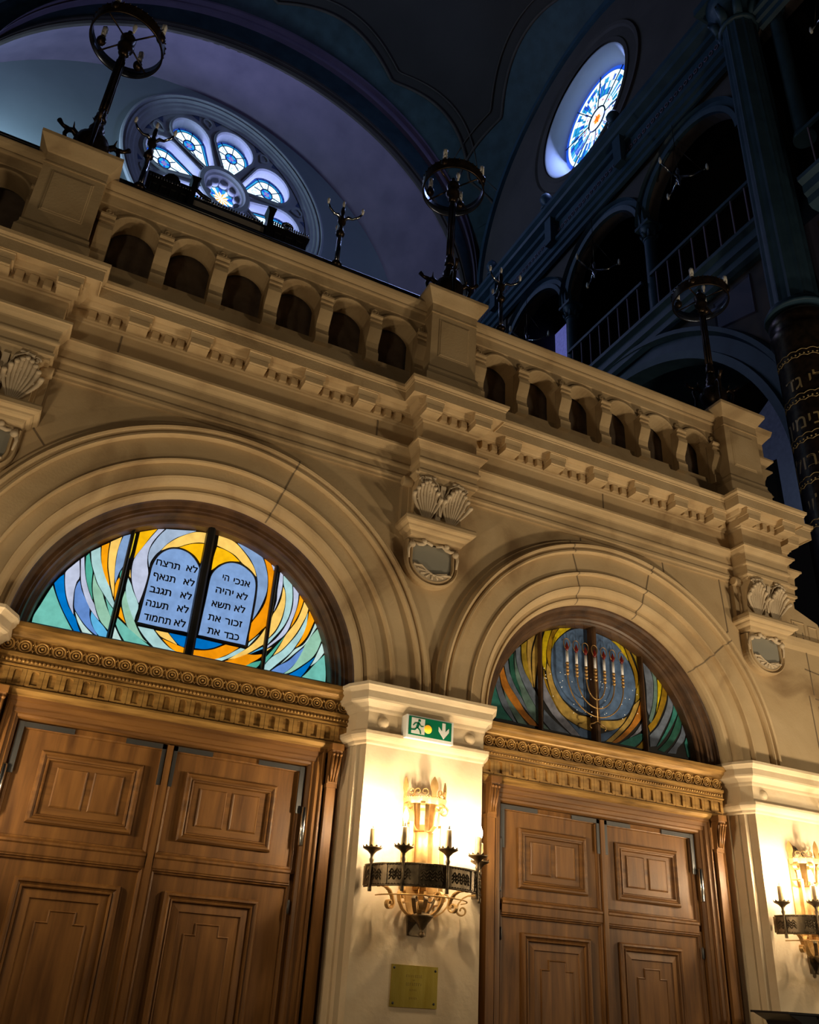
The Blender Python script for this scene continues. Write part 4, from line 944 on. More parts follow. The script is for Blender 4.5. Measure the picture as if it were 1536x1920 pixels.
# ------------------------------------------------------------------ torcheres on the pedestals
def torchere(cx, rot, label):
    zb = 8.165; cy = .10
    t = thing('torchere_lamp', (cx,cy,zb), label, 'lamp', 'bronze wheel torcheres on the pedestals')
    b = MB().lathe(cx,cy,zb,[(.15,0),(.16,.02),(.14,.05),(.10,.07),(.09,.10),(.13,.16),(.165,.24),(.17,.30),(.15,.36),(.10,.40),(.075,.43),(.085,.46),(.065,.50),(.075,.53),(.055,.58),(.045,.66)],20)
    b.build('base', M['bronze'], t)
    for k in range(4):
        a = rad(rot+45+90*k); c, s = cos(a), sin(a)
        g = MB(); g.tube([(cx+c*.13,cy+s*.13,zb+.34),(cx+c*.19,cy+s*.19,zb+.40),(cx+c*.235,cy+s*.235,zb+.38),(cx+c*.25,cy+s*.25,zb+.32),(cx+c*.225,cy+s*.225,zb+.22),(cx+c*.235,cy+s*.235,zb+.12),(cx+c*.22,cy+s*.22,zb+.0)],[.032,.030,.026,.02,.02,.018,.026],8)
        g.tube([(cx+c*.235,cy+s*.235,zb+.39),(cx+c*.29,cy+s*.29,zb+.41),(cx+c*.33,cy+s*.33,zb+.455)],[.026,.018,.026],7)
        for q in (-1,1): g.tube([(cx+c*.19-s*q*.02,cy+s*.19+c*q*.02,zb+.41),(cx+c*.20-s*q*.06,cy+s*.20+c*q*.06,zb+.45)],[.012,.003],5)
        g.build('claw_foot', M['bronze'], t)
    p = MB().lathe(cx,cy,zb+.64,[(.045,0),(.06,.03),(.05,.07),(.052,.10),(.038,.14),(.036,1.0),(.032,1.04)],16)
    for q in range(8):
        a = 2*pi*q/8; p.tube([(cx+.040*cos(a),cy+.040*sin(a),zb+.80),(cx+.037*cos(a),cy+.037*sin(a),zb+1.60)],.007,5)
    p.build('pole', M['bronze'], t)
    zr = 10.08
    h = MB().lathe(cx,cy,zr-.24,[(.032,0),(.055,.04),(.045,.07),(.075,.11),(.085,.15),(.06,.19),(.075,.24),(.08,.28),(.05,.33),(.02,.36),(.03,.39),(.001,.43)],18); h.build('hub', M['bronze'], t)
    R_ = .36; w = MB(); n = 56
    w.grid([[(cx+r*cos(2*pi*i/n),cy+r*sin(2*pi*i/n),zr+z) for r,z in ((R_,-.070),(R_+.006,-.075),(R_+.012,-.065),(R_+.006,.065),(R_+.012,.075),(R_,.077))] for i in range(n+1)], False, 0, True)
    w.grid([[(cx+r*cos(2*pi*i/n),cy+r*sin(2*pi*i/n),zr+z) for r,z in ((R_,-.070),(R_-.008,-.070),(R_-.004,.077),(R_,.077))] for i in range(n+1)], False, 1, True)
    for i in range(40): w.ball((cx+(R_+.012)*cos(2*pi*i/40),cy+(R_+.012)*sin(2*pi*i/40),zr+.077),.010,4)
    w.build('wheel_rim', [M['bronze'],M['bronzein']], t)
    for k in range(4):
        a = rad(rot+90*k); c, s = cos(a), sin(a)
        MB().tube([(cx+c*.06,cy+s*.06,zr+.0),(cx+c*.36,cy+s*.36,zr-.02)],.010,6).build('spoke', M['bronze'], t)
        a = rad(rot+90*k+12); x, y = cx+cos(a)*.29, cy+sin(a)*.29
        if k in (2,3): x, y = cx+cos(a)*.35, cy+sin(a)*.35
        MB().lathe(x,y,zr-.02,[(.001,0),(.03,.008),(.045,.03),(.05,.06),(.04,.09),(.025,.105),(.022,.14)],14).build('lamp_cup', M['bronze'], t)
        bl = MB().lathe(x,y,zr+.11,[(.026,0),(.028,.05),(.022,.06)],10)
        for q in range(4):
            aa = pi/2*q+.4; bl.tube([(x+.017*cos(aa),y+.017*sin(aa),zr+.15),(x+.018*cos(aa),y+.018*sin(aa),zr+.245),(x+.004*cos(aa),y+.004*sin(aa),zr+.262)],.0135,6)
        bl.build('compact_bulb', M['frost'], t)
    bl = MB().lathe(cx+.03,cy-.06,zr+.10,[(.012,0),(.014,.03),(.024,.06),(.026,.09),(.016,.125),(.001,.14)],12); bl.build('compact_bulb', M['frost'], t)
    return t
torchere(-.605, 48, 'dark bronze wheel torchere with unlit bulbs, leftmost of the three')
torchere(3.25, 33, 'dark bronze wheel torchere with unlit bulbs on the middle pedestal')
torchere(7.07, 20, 'dark bronze wheel torchere with unlit bulbs, rightmost of the three')

# ------------------------------------------------------------------ things on the balcony edge
hr = thing('hand_rail', (1.0,.27,8.02), 'black hand rail along the top of the left and middle balustrade', 'railing')
MB().tube([(-6.0,.27,8.36),(3.0,.27,8.36)], .022, 8).build('rail', M['black'], hr)
for x in (-5.4,-4.3,-3.2,-2.1,-1.15,.3,1.25,2.6): MB().tube([(x,.27,8.0),(x,.27,8.36)], .014, 6).build('post', M['black'], hr)
hr = thing('hand_rail', (5.0,.30,8.02), 'black hand rail above the balustrade right of the middle pedestal', 'railing')
MB().tube([(4.6,.42,8.40),(6.9,.42,8.36)], .020, 8).build('rail', M['black'], hr)
for x in (4.7,5.4,6.2,6.85): MB().tube([(x,.42,7.9),(x,.42,8.36)], .014, 6).build('post', M['black'], hr)
def candlestick(cx, cy, label):
    zb = 8.015
    t = thing('candlestick', (cx,cy,zb), label, 'lamp', 'silver three-armed candlesticks on the balustrades')
    MB().lathe(cx,cy,zb,[(.04,0),(.042,.02),(.022,.03),(.020,.30)],14).build('foot', M['silver'], t)
    MB().lathe(cx,cy,zb+.26,[(.022,0),(.05,.015),(.06,.04),(.05,.065),(.024,.08)],16).build('collar', M['bronze'], t)
    MB().lathe(cx,cy,zb+.33,[(.026,0),(.026,.40)],14).build('stem', M['silver'], t)
    MB().lathe(cx,cy,zb+.71,[(.026,0),(.045,.02),(.05,.05),(.035,.075),(.03,.10),(.02,.14),(.025,.17),(.045,.20),(.048,.24),(.03,.27),(.02,.32),(.026,.36),(.022,.42),(.006,.46)],16).build('knop', M['bronze'], t)
    for th in (205,325,85):
        c, s = cos(rad(th)), sin(rad(th))
        a = MB().tube([(cx+c*.03,cy+s*.03,zb+.96),(cx+c*.07,cy+s*.07,zb+.985),(cx+c*.12,cy+s*.12,zb+.955),(cx+c*.19,cy+s*.19,zb+.98),(cx+c*.22,cy+s*.22,zb+1.02)],[.018,.02,.014,.013,.010],8); a.build('arm', M['silver'], t)
        MB().lathe(cx+c*.225,cy+s*.225,zb+1.02,[(.010,0),(.014,.02),(.018,.045),(.013,.07),(.001,.09)],10).build('flame_bulb', M['frost'], t)
    MB().lathe(cx,cy,zb+1.16,[(.010,0),(.015,.02),(.018,.05),(.012,.08),(.001,.10)],10).build('flame_bulb', M['frost'], t)
    return t
candlestick(-.10,.22,'silver three-armed candlestick right of the left pedestal, before the rose window')
candlestick(1.97,.22,'silver three-armed candlestick left of the middle pedestal')
candlestick(4.0,.22,'silver three-armed candlestick right of the middle pedestal')

# dark ornate lamp bench with inscription
t = thing('ornate_lampstand', (.85,.45,8.0), 'long black ornate lamp bench with Hebrew inscription behind the left balustrade', 'lampstand')
o = MB(); yb = .42
o.box(-.04,.40,yb,yb+.16,8.40,8.74); o.box(-.06,.41,yb-.03,yb+.18,8.74,8.765)
o.box(1.25,1.67,yb,yb+.16,8.50,8.68); o.box(1.24,1.69,yb-.03,yb+.18,8.68,8.70)
o.box(.42,1.22,yb+.02,yb+.10,8.50,8.70); o.box(.42,1.22,yb-.02,yb+.0,8.515,8.545)
for x in (.405,1.235):
    o.box(x-.028,x+.028,yb-.04,yb+.14,8.36,8.84); o.prism([(x-.05,8.92),(x+.05,8.92),(x+.028,8.84),(x-.028,8.84)],yb-.05,yb+.10,'y')
for x in (.0,.10,.20,.30): o.loops(rect(x-.02,x+.06,8.52,8.66),[(0,yb),(.01,yb-.012),(.02,yb-.004)],True)
for x in (1.30,1.42,1.54): o.loops(rect(x,x+.10,8.53,8.64),[(0,yb),(.01,yb-.012),(.02,yb-.004)],True)
o.prism([(.08,8.76),(.28,8.76),(.26,8.81),(.23,8.86),(.18,8.88),(.13,8.86),(.10,8.81)],yb,yb+.03,'y')
o.tube([(.33,yb,8.76),(.44,yb,8.78),(.50,yb,8.74),(.60,yb,8.71)], .022, 7)
for x in (.1,1.6): o.box(x-.02,x+.02,yb+.03,yb+.07,8.02,8.5)
o.build('bench_body', M['black'], t)
be = MB()
for i in range(26): be.lathe(.46+.70*i/25, yb-.005, 8.668, [(.010,0),(.014,.012),(.010,.035),(.004,.04)], 8)
for i in range(17): be.lathe(1.27+.39*i/16, yb-.035, 8.70, [(.008,0),(.012,.012),(.008,.035),(.003,.04)], 8)
for i in range(16): be.lathe(-.03+.41*i/15, yb-.035, 8.70, [(.006,0),(.009,.012),(.006,.03),(.003,.034)], 8)
be.build('bead_row', M['silver'], t)
cr = MB()
for q in range(9): cr.ball((1.435+.055*cos(pi*q/8), yb, 8.77+.05*sin(pi*q/8)), .016, 6)
cr.lathe(1.435,yb,8.77,[(1e-6,-.01),(.035,-.008),(.04,.01)],12,'y'); cr.build('crest', M['silver'], t)
MB().box(.42,1.20,yb-.006,yb+.01,8.415,8.512).build('inscribed_panel', M['panelw'], t)
MB().box(.43,1.19,yb-.0,yb+.012,8.565,8.64).build('upper_panel', M['panelw'], t)
tx = MB(); 
for w_, x in (('השיבנו',.57),('תקוה',.83),('הגאולה',1.05)): put_text(tx, w_[::-1], x, 8.452, yb-.0075, .060, .20 if x != .83 else .14, depth=.0008)
tx.build('inscription', M['engrave'], t)

# ------------------------------------------------------------------ hall beyond
WX = 9.0; D1 = 9.8; D2 = 11.5
A_ = (1.92,17.6,6.75); B_ = (2.28,19.3,6.62); K_ = (.57,17.27,6.90)
# end wall: apse plaster with rose opening
RC = (1.86,20.88)
def RW(x, z): return (RC[0]+2.193*x-.874*z, RC[1]+.29*x+2.367*z)   # the oval rose: unit circle = petal tips
def ringwall(mb, x0,x1,z0,z1, fn, y0, y1, n=72):
    # flat wall with a round hole given by fn(angle)->(x,z)
    cx = sum(fn(2*pi*i/n)[0] for i in range(n))/n; cz = sum(fn(2*pi*i/n)[1] for i in range(n))/n
    inn = []; out_ = []
    for i in range(n):
        a = 2*pi*i/n; p = fn(a); dx, dz = p[0]-cx, p[1]-cz
        t = min([(x1-cx)/dx if dx>1e-6 else 1e9,(x0-cx)/dx if dx<-1e-6 else 1e9,(z1-cz)/dz if dz>1e-6 else 1e9,(z0-cz)/dz if dz<-1e-6 else 1e9])
        inn.append(p); out_.append((cx+dx*t, cz+dz*t))
    for i in range(n):
        k = (i+1)%n; a, b = out_[i], out_[k]; q = [inn[i], a]
        if abs(a[0]-b[0])>1e-6 and abs(a[1]-b[1])>1e-6: q.append((x1 if a[0]+b[0]>2*cx else x0, z1 if a[1]+b[1]>2*cz else z0))
        q += [b, inn[k]]; mb.prism(q, y0, y1)
w = MB(); ringwall(w, -7.5, 9.2, 5, 27, lambda a: RW(1.2*cos(a),1.2*sin(a)), D2, D2+.3)
w.box(-7.5,9.2,D2,D2+.3,0,5)
tag(w.build('wall_back', M['apse']), kind='structure')
# arch soffit, lofted between the two arch edges
s = MB(); rows = []
for i in range(73):
    a = rad(-12+204*i/72); rows.append([(A_[0]+A_[2]*cos(a), D1, A_[1]+A_[2]*sin(a)), (K_[0]+K_[2]*cos(a), D2+.02, K_[1]+K_[2]*sin(a))])
s.grid([[r[0] for r in rows],[r[1] for r in rows]])
for side in (0,-1):
    a_, b_ = rows[side]; s.add([a_,b_,(b_[0],b_[1],0),(a_[0],a_[1],0)],[(0,1,2,3)])
tag(s.build('trim_2', M['lilacp']), kind='structure')
# arch face bands
def band(name, k0, k1, y, mat, prof=None):
    m = MB(); I = lambda k: tuple(A_[q]*(1-k)+B_[q]*k + (1.0*k if q==2 else 0)*0 for q in range(3))
    def pt(k, a, y):
        pa = (A_[0]+A_[2]*cos(a), A_[1]+A_[2]*sin(a)); pb = (B_[0]+B_[2]*cos(a), B_[1]+B_[2]*sin(a))
        return (pa[0]*(1-k)+pb[0]*k, y, pa[1]*(1-k)+pb[1]*k)
    ks = prof or [(k0,y+.12),(k0,y),(k1,y),(k1,y+.12)]
    m.grid([[pt(k,rad(-8+196*i/80),yy) for k,yy in ks] for i in range(81)], False, 0, False)
    return tag(m.build(name, M[mat]), kind='structure')
band('trim_3', 0,.22, D1-.02, 'brownp', [(0,D1+.02),(0,D1-.06),(.06,D1-.10),(.12,D1-.06),(.14,D1-.12),(.20,D1-.12),(.22,D1-.05),(.24,D1+.02)])
band('trim_4', .20,.74, D1-.03, 'teal')
band('trim_5', .72,1.0, D1-.05, 'lilacp', [(.72,D1),(.73,D1-.16),(.78,D1-.18),(.80,D1-.08),(.93,D1-.08),(.95,D1-.20),(1.0,D1-.20),(1.01,D1)])
# wall above the arch
w = MB(); n = 60
SPH = (1.9,4.9,18.9,8.63)
def sph_z(x, y):
    q = SPH[3]**2-(x-SPH[0])**2-(y-SPH[1])**2
    return SPH[2]+math.sqrt(max(q,.01))
for i in range(n):
    a, b = rad(-6+192*i/n), rad(-6+192*(i+1)/n)
    P1 = (B_[0]+B_[2]*cos(a), B_[1]+B_[2]*sin(a)); P2 = (B_[0]+B_[2]*cos(b), B_[1]+B_[2]*sin(b))
    def outp(p): 
        dx, dz = p[0]-B_[0], p[1]-B_[1]; t = min([(9.05-B_[0])/dx if dx>1e-6 else 9e9, (-5.3-B_[0])/dx if dx<-1e-6 else 9e9, (28-B_[1])/dz if dz>1e-6 else 9e9]); t = max(t,1.001)
        return (B_[0]+dx*t, B_[1]+dz*t)
    O1, O2 = outp(P1), outp(P2); q = [P1,O1]
    if abs(O1[0]-O2[0])>1e-6 and abs(O1[1]-O2[1])>1e-6: q.append((9.05 if O1[0]>2 else -5.3, 28))
    w.prism(q+[O2,P2], D1, D1+.15)
w.box(8.70,9.05,D1,D1+.15,0,18.5); w.box(-5.3,-4.85,D1,D1+.15,0,18.5)
tag(w.build('wall_arch', M['teal']), kind='structure')
# painted vault: sail dome with scalloped border mouldings
cd_ = MB(); nx, ny = 48, 40; X0_, X1_, Y0_, Y1_ = -5.2, 9.0, -1.0, 9.8
cd_.grid([[(X0_+(X1_-X0_)*i/nx, Y0_+(Y1_-Y0_)*j_/ny, sph_z(X0_+(X1_-X0_)*i/nx, Y0_+(Y1_-Y0_)*j_/ny)) for i in range(nx+1)] for j_ in range(ny+1)])
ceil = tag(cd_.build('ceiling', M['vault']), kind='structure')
def scal(ax, t, extra=0.):
    # point on the dome at arc angle t, pushed in from the wall by a scalloped distance
    if ax == 'b':
        nsc = 12; d = .55+.42*abs(sin(t*nsc/2*1.0)) + extra; y = D1-d; r = math.sqrt(SPH[3]**2-(y-SPH[1])**2)
        return (SPH[0]+r*cos(t), y, SPH[2]+r*sin(t))
    nsc = 9; d = .50+.40*abs(sin(t*nsc/2)) + extra; x = WX-d; r = math.sqrt(SPH[3]**2-(x-SPH[0])**2)
    return (x, SPH[1]-r*cos(t), SPH[2]+r*sin(t))
for ax in ('b','r'):
    m = MB(); l = MB(); N_ = 160; T = [pi*(.02+.96*i/N_) for i in range(N_+1)]
    if ax == 'b': T = [pi*(.10+.8*i/N_) for i in range(N_+1)]
    def edge(t):
        if ax == 'b': r = 7.10; return (SPH[0]+r*cos(t), D1-.02, SPH[2]+r*sin(t))
        r = 4.92; return (WX-.02, SPH[1]-r*cos(t), SPH[2]+r*sin(t))
    c0 = Vector(SPH[:3])
    def inw(p, d): v = (c0-Vector(p)).normalized(); return tuple(Vector(p)+v*d)
    m.grid([[inw(edge(t),.03) for t in T],[inw(scal(ax,t,-.25),.05) for t in T],[inw(scal(ax,t),.03) for t in T]])
    m.build('scalloped_border_paint', M['teal'], ceil)
    l.tube([inw(scal(ax,t),.04) for t in T], .045, 6); l.tube([inw(scal(ax,t,.28),.04) for t in T], .022, 5)
    l.build('scalloped_moulding', M['brownp'], ceil)
# ceiling rosette fragment at the top edge
# ------------------------------------------------------------------ rose window
rw = thing('window_3', (RC[0],D2,RC[1]), None, None, kind='structure')
def W3(p, y): q = RW(p[0],p[1]); return (q[0], y, q[1])
def rot(p, a): return (p[0]*cos(a)-p[1]*sin(a), p[0]*sin(a)+p[1]*cos(a))
def circ(r, n=72): return [(r*cos(2*pi*i/n), r*sin(2*pi*i/n)) for i in range(n)]
m = MB()
PR = [(1.27,D2+.02),(1.26,D2-.12),(1.235,D2-.14),(1.225,D2-.05),(1.20,D2-.09),(1.185,D2-.02),(1.16,D2-.02),(1.145,D2+.01),(1.11,D2+.02),(1.09,D2+.05),(1.05,D2+.06)]
m.grid([[W3(q,y) for q in circ(r,96)] for r,y in PR], True, 0, False)
m.build('outer_moulding', M['rosest'], rw)
NP = 8; AP = [rad(22.5+45*k) for k in range(NP)]; ang = math.pi/NP
def petal(r_in, r_c, ro, w_in, n=18):
    p = [(r_in, -w_in)]
    p += [(r_c+ro*cos(a), ro*sin(a)) for a in [rad(-105+210*i/n) for i in range(n+1)]]
    return p + [(r_in, w_in)]
YT0, YT1 = D2+.06, D2+.40
for a in AP:
    O, O2, I, I1, I2 = (petal(.30,.735,.270,.085), petal(.30,.735,.262,.078), petal(.315,.735,.238,.062), petal(.315,.735,.228,.058), petal(.32,.735,.222,.054))
    tr = MB()
    tr.grid([[W3(rot(q,a),y) for q in L_] for L_, y in ((O,YT0+.10),(O,YT0),(O2,YT0-.06),(I,YT0-.06),(I1,YT0),(I1,YT0+.05),(I2,YT1))], True, 0, False)
    tr.build('petal_tracery', M['rosest'], rw)
for a in AP:
    b = a+ang; c3 = rot((.975,0),b); tr = MB()
    O = [(c3[0]+.062*cos(q)*1.0+.02*cos(b)*0, c3[1]+.062*sin(q)) for q in [2*pi*i/16 for i in range(16)]]
    O = [tuple(c3[i]+(o[i]-c3[i]) for i in (0,1)) for o in O]; tip = rot((.865,0),b)
    O = [(o[0]*.35+tip[0]*.65, o[1]*.35+tip[1]*.65) if (o[0]-c3[0])*cos(b)+(o[1]-c3[1])*sin(b) < -.045 else o for o in O]
    Ii = [tuple(c3[i]+.72*(o[i]-c3[i]) for i in (0,1)) for o in O]
    tr.grid([[W3(q,y) for q in L_] for L_, y in ((O,YT0+.08),(O,YT0-.03),(Ii,YT0-.03),(Ii,YT0+.16),([c3]*16,YT0+.16))], True, 0, False)
    tr.build('teardrop_tracery', M['rosest'], rw)
tr = MB(); tr.grid([[W3(q,y) for q in circ(r,48)] for r,y in ((.325,YT0+.10),(.325,YT0-.04),(.31,YT0-.09),(.26,YT0-.09),(.245,YT0-.02),(.225,YT0+.02),(.215,YT0+.10),(.20,YT1-.1),(.15,YT1))], True, 0, False)
for q in range(10):
    p = rot((.195,0),2*pi*q/10); c3 = W3(p,0); tr.lathe(c3[0],YT0+.14,c3[2],[(.10,0),(.12,.03),(.12,.20)],14,'y')
tr.build('hub_tracery', M['rosest'], rw)
pl = MB()
for k in range(NP):
    right = [rot(p,AP[k]) for p in petal(.29,.735,.265,.082)]; left = [rot(p,AP[k]+2*ang) for p in petal(.29,.735,.265,.082)]
    half = len(right)//2
    arc = [rot((1.09,0), AP[k]+2*ang*i/8) for i in range(8,-1,-1)]
    poly = right[half:] + left[:half+1] + arc
    pl.add([W3(q,YT0+.03) for q in poly], [tuple(range(len(poly)))])
pl.build('tracery_plate', M['rosest'], rw)
for k in range(NP):
    b = AP[k]+ang
    for sg in (-1,1):
        q3 = [(1.075*cos(b+sg*d), 1.075*sin(b+sg*d)) for d in (.085,.20)] + [(.985*cos(b+sg*.115), .985*sin(b+sg*.115))]
        tr = MB(); tr.add([W3(q,YT0+.022) for q in q3]+[W3(q,YT0+.028) for q in q3], [(0,1,2),(3,4,5),(0,1,4,3),(1,2,5,4),(2,0,3,5)]); tr.build('blue_spandrel', M['rosest2'], rw)
SKY = {'w':glassmat('sky_white',(.62,.86,1.0),True,1.8),'c':glassmat('sky_cyan',(.02,.36,.75),True,1.1),'b':glassmat('sky_blue',(.012,.09,.72),True,1.1),
       'r':glassmat('sky_rose',(.75,.16,.35),True,.9),'o':glassmat('sky_orange',(1.0,.16,.01),True,1.1),'y':glassmat('sky_yellow',(1.0,.50,.06),True,1.2)}
SK = list(SKY)
gg = MB(); ld = MB(); YG_ = YT1-.02; LT = .006*2.3
for a in AP:
    T_ = lambda p, d=0: W3(rot(p,a), YG_-d)
    o1 = petal(.30,.735,.24,.065); gg.add([T_(p) for p in o1],[tuple(range(len(o1)))],2)
    o2 = petal(.31,.735,.205,.050); gg.add([T_(p,.004) for p in o2],[tuple(range(len(o2)))],1)
    o3 = petal(.33,.735,.175,.034); gg.add([T_(p,.008) for p in o3],[tuple(range(len(o3)))],0)
    cm = .72; rm_ = .075
    for q in range(12):
        c0_ = (cm+rm_*cos(2*pi*q/12),rm_*sin(2*pi*q/12)); c1_ = (cm+rm_*cos(2*pi*(q+1)/12),rm_*sin(2*pi*(q+1)/12))
        gg.add([T_((cm,0),.012),T_(c0_,.012),T_(c1_,.012)],[(0,1,2)], 1 if q%3 else 2)
    for q in range(8):
        aa = 2*pi*q/8; gg.add([T_((cm,0),.016),T_((cm+.035*cos(aa-.15),.035*sin(aa-.15)),.016),T_((cm+.035*cos(aa+.15),.035*sin(aa+.15)),.016)],[(0,1,2)],3)
    ld.tube([T_((cm+rm_*cos(2*pi*q/16),rm_*sin(2*pi*q/16)),.02) for q in range(16)], .018, 5, closed=True)
    for q in range(8):
        c, s_ = cos(2*pi*q/8), sin(2*pi*q/8); far = {0:.25,1:.24,7:.24,2:.22,6:.22,3:.165,5:.165,4:.40}[q]
        ld.tube([T_((cm+rm_*c,rm_*s_),.02),T_((cm+far*c,far*s_),.02)], .014, 5)
    for p_, w_ in ((o2,.010),(o3,.012)): ld.tube([T_(p,.018) for p in p_], w_, 5)
    for q in range(len(o2)):
        if q % 2 == 0: ld.tube([T_(o2[q],.018),T_(o1[q],.018)], .008, 4)
    for q in (-1,1):
        for zc_, r_ in ((.56,.035),(.82,.045),(.68,.040)):
            ld.tube([T_((zc_+r_*cos(v_),q*.095*(1 if zc_>.6 else .55)+r_*.8*sin(v_)),.015) for v_ in [2*pi*i/12 for i in range(10)]], .005, 4)
for q in range(20):
    a0, a1 = 2*pi*q/20, 2*pi*(q+1)/20
    P0 = lambda r, a_, d: W3((r*cos(a_), r*sin(a_)), YG_-d)
    gg.add([P0(0,0,0),P0(.19,a0,0),P0(.19,a1,0)],[(0,1,2)], (2,1,0,1)[q%4])
    gg.add([P0(0,0,.004),P0(.11 if q%2 else .07,a0,.004),P0(.11 if not q%2 else .07,a1,.004)],[(0,1,2)], (0,5)[q%2])
gg.build('rose_glass', [SKY[q] for q in SK], rw); ld.build('leading', M['leadb'], rw)

# ------------------------------------------------------------------ right hand wall with round window and galleries
CW = (4.70,20.75)
w = MB()
def rwall(mb, y0,y1,z0,z1,fn,x0,x1,n=60):
    t_ = MB(); ringwall(t_, y0,y1,z0,z1,fn,x0,x1,n); mb.add([(v[1],v[0],v[2]) for v in t_.v], t_.f)
rwall(w, 0.2, 9.9, 18.0, 26, lambda a: (CW[0]+1.62*cos(a), CW[1]+1.60*sin(a)), WX, WX+.5)
w.box(WX,WX+.5,-8,.2,17.4,26)
def arcade(mb, spans, zs, ztop, x0, x1, n=20):
    for (ya,yb_) in spans:
        c_ = (ya+yb_)/2; r = (yb_-ya)/2
        arc = [(c_+r*cos(pi*i/n), zs+r*1.0*sin(pi*i/n)) for i in range(n+1)]
        for i in range(n):
            q = [(arc[i][0],arc[i][1]),(arc[i][0],ztop),(arc[i+1][0],ztop),(arc[i+1][0],arc[i+1][1])]
            mb.prism(q, x0, x1, 'x')
SP = [(.58,3.0),(3.24,5.66),(5.90,8.32)]
arcade(w, SP, 15.42, 18.0, WX+.1, WX+.35)
for (a,b) in ((.2,.58),(3.0,3.24),(5.66,5.90),(8.32,9.9)): w.box(WX+.1,WX+.35,a,b,15.42,18.0)
w.box(WX+.05,WX+.5,8.32,9.9,8,18); w.box(WX+.05,WX+.4,.0,.5,8,16)
# spandrels of the big lower arch
BA = (4.45,8.2,3.88)
arcade(w, [(BA[0]-BA[2],BA[0]+BA[2])], BA[1], 12.4, WX+.1, WX+.35, 40)
w.box(WX+.1,WX+.35,.0,.57,4,12.4); w.box(WX+.1,WX+.35,8.33,9.9,4,12.4)
rwl = tag(w.build('wall_right', M['dwall']), kind='structure')
def yarch(name, c_, zc_, prof, par, mat, n=40, cat=None):
    m = MB(); m.grid([[(x, c_+r*cos(pi*i/n), zc_+r*sin(pi*i/n)) for r,x in prof] for i in range(n+1)], False, 0, False)
    return m.build(name, M[mat], par)
for (a,b) in SP:
    r = (b-a)/2
    yarch('gallery_arch_moulding', (a+b)/2, 15.42, [(r,WX+.36),(r,WX+.02),(r+.10,WX-.0),(r+.12,WX+.05),(r+.22,WX+.05),(r+.25,WX-.04),(r+.30,WX+.10)], rwl, 'blued')
yarch('lower_arch_moulding', BA[0], BA[1], [(BA[2]-.02,WX+.36),(BA[2]-.02,WX+.0),(BA[2]+.12,WX-.02),(BA[2]+.14,WX+.05),(BA[2]+.40,WX+.05),(BA[2]+.44,WX-.08),(BA[2]+.52,WX-.08),(BA[2]+.56,WX+.08)], rwl, 'blued', 60)
yarch('great_arch_moulding', 4.9, 18.9, [(4.60,WX+.02),(4.62,WX-.10),(4.72,WX-.12),(4.76,WX-.04),(4.90,WX-.06)], rwl, 'blued', 60)
m = MB(); m.grid([[(x, CW[0]+r*cos(2*pi*i/60), CW[1]+r*sin(2*pi*i/60)) for r,x in ((2.15,WX+.01),(2.13,WX-.06),(2.05,WX-.05),(2.0,WX+.0),(1.78,WX-.02),(1.76,WX-.05),(1.66,WX-.05))] for i in range(61)], False, 0, False)
m.build('round_window_moulding', M['dwall'], rwl)
# long cornice over the arcade
cs = MB(); pr_ = [(.02,16.95),(-.06,16.97),(-.06,17.10),(-.12,17.12),(-.10,17.30),(-.16,17.33),(-.16,17.42),(-.05,17.45),(-.05,17.95),(-.14,17.98),(-.14,18.10),(-.28,18.16),(-.30,18.24),(-.38,18.30),(-.38,18.42),(.02,18.45)]
cs.prism([(WX+x,z) for x,z in pr_], .3, 9.8, 'y'); cs.prism([(WX+x,z) for x,z in pr_], -8, -.35, 'y')
cor = cs.build('gallery_cornice', M['blued'], rwl)
orn = MB()
for i in range(66): orn.tube([(WX-.06, .6+.14*i+.045*cos(u), 17.70+.05*sin(u)) for u in [2*pi*q/8 for q in range(8)]], .012, 4, closed=True)
orn.build('cornice_ornament', M['lilacp'], cor)
sq = MB()
for y_ in (3.35,5.95,8.5): sq.box(WX-.26,WX-.02,y_-.12,y_+.12,17.30,18.1); sq.lathe(WX-.28,y_,18.42,[(.12,0),(.14,.05),(.06,.10),(.05,.16),(.13,.24),(.16,.34),(.12,.44),(.05,.50),(.001,.60)],14)
sq.build('cornice_finial', M['blued'], rwl)
# gallery floor edge and parapet
gf = MB(); gf.prism([(WX+.35,12.30),(WX+.0,12.30),(WX-.06,12.36),(WX-.06,12.50),(WX-.12,12.55),(WX-.12,12.72),(WX-.20,12.78),(WX-.20,12.86),(WX+2.6,12.86),(WX+2.6,12.6),(WX+.35,12.6)], .1, 9.8, 'y')
gf.prism([(WX+.35,12.30),(WX+.0,12.30),(WX-.06,12.36),(WX-.06,12.50),(WX-.12,12.55),(WX-.12,12.72),(WX-.20,12.78),(WX-.20,12.86),(WX+2.6,12.86),(WX+2.6,12.6),(WX+.35,12.6)], -8, -.5, 'y')
gf.build('gallery_floor', M['blued'], rwl)
def railing(y0, y1, label, n):
    t = thing('gallery_railing', (WX,(y0+y1)/2,12.86), label, 'railing', 'gallery railings on the right wall')
    MB().box(WX-.03,WX+.03,y0,y1,13.88,13.95).build('top_rail', M['blued'], t)
    MB().box(WX-.02,WX+.02,y0,y1,12.95,13.0).build('bottom_rail', M['blued'], t)
    me = MB().box(-.012,.012,-.012,.012,12.86,13.90).mesh('baluster', M['lilacp'])
    for i in range(n):
        o = bpy.data.objects.new('baluster', me); C.objects.link(o); o.location = (WX, y0+(y1-y0)*(i+.5)/n, 0); o.parent = t; o.matrix_parent_inverse = world(t).inverted()
    return t
railing(.45,3.0,'dark iron railing in the first gallery arch left of the fluted column',8)
railing(3.24,5.66,'dark iron railing in the middle gallery arch under the round window',8)
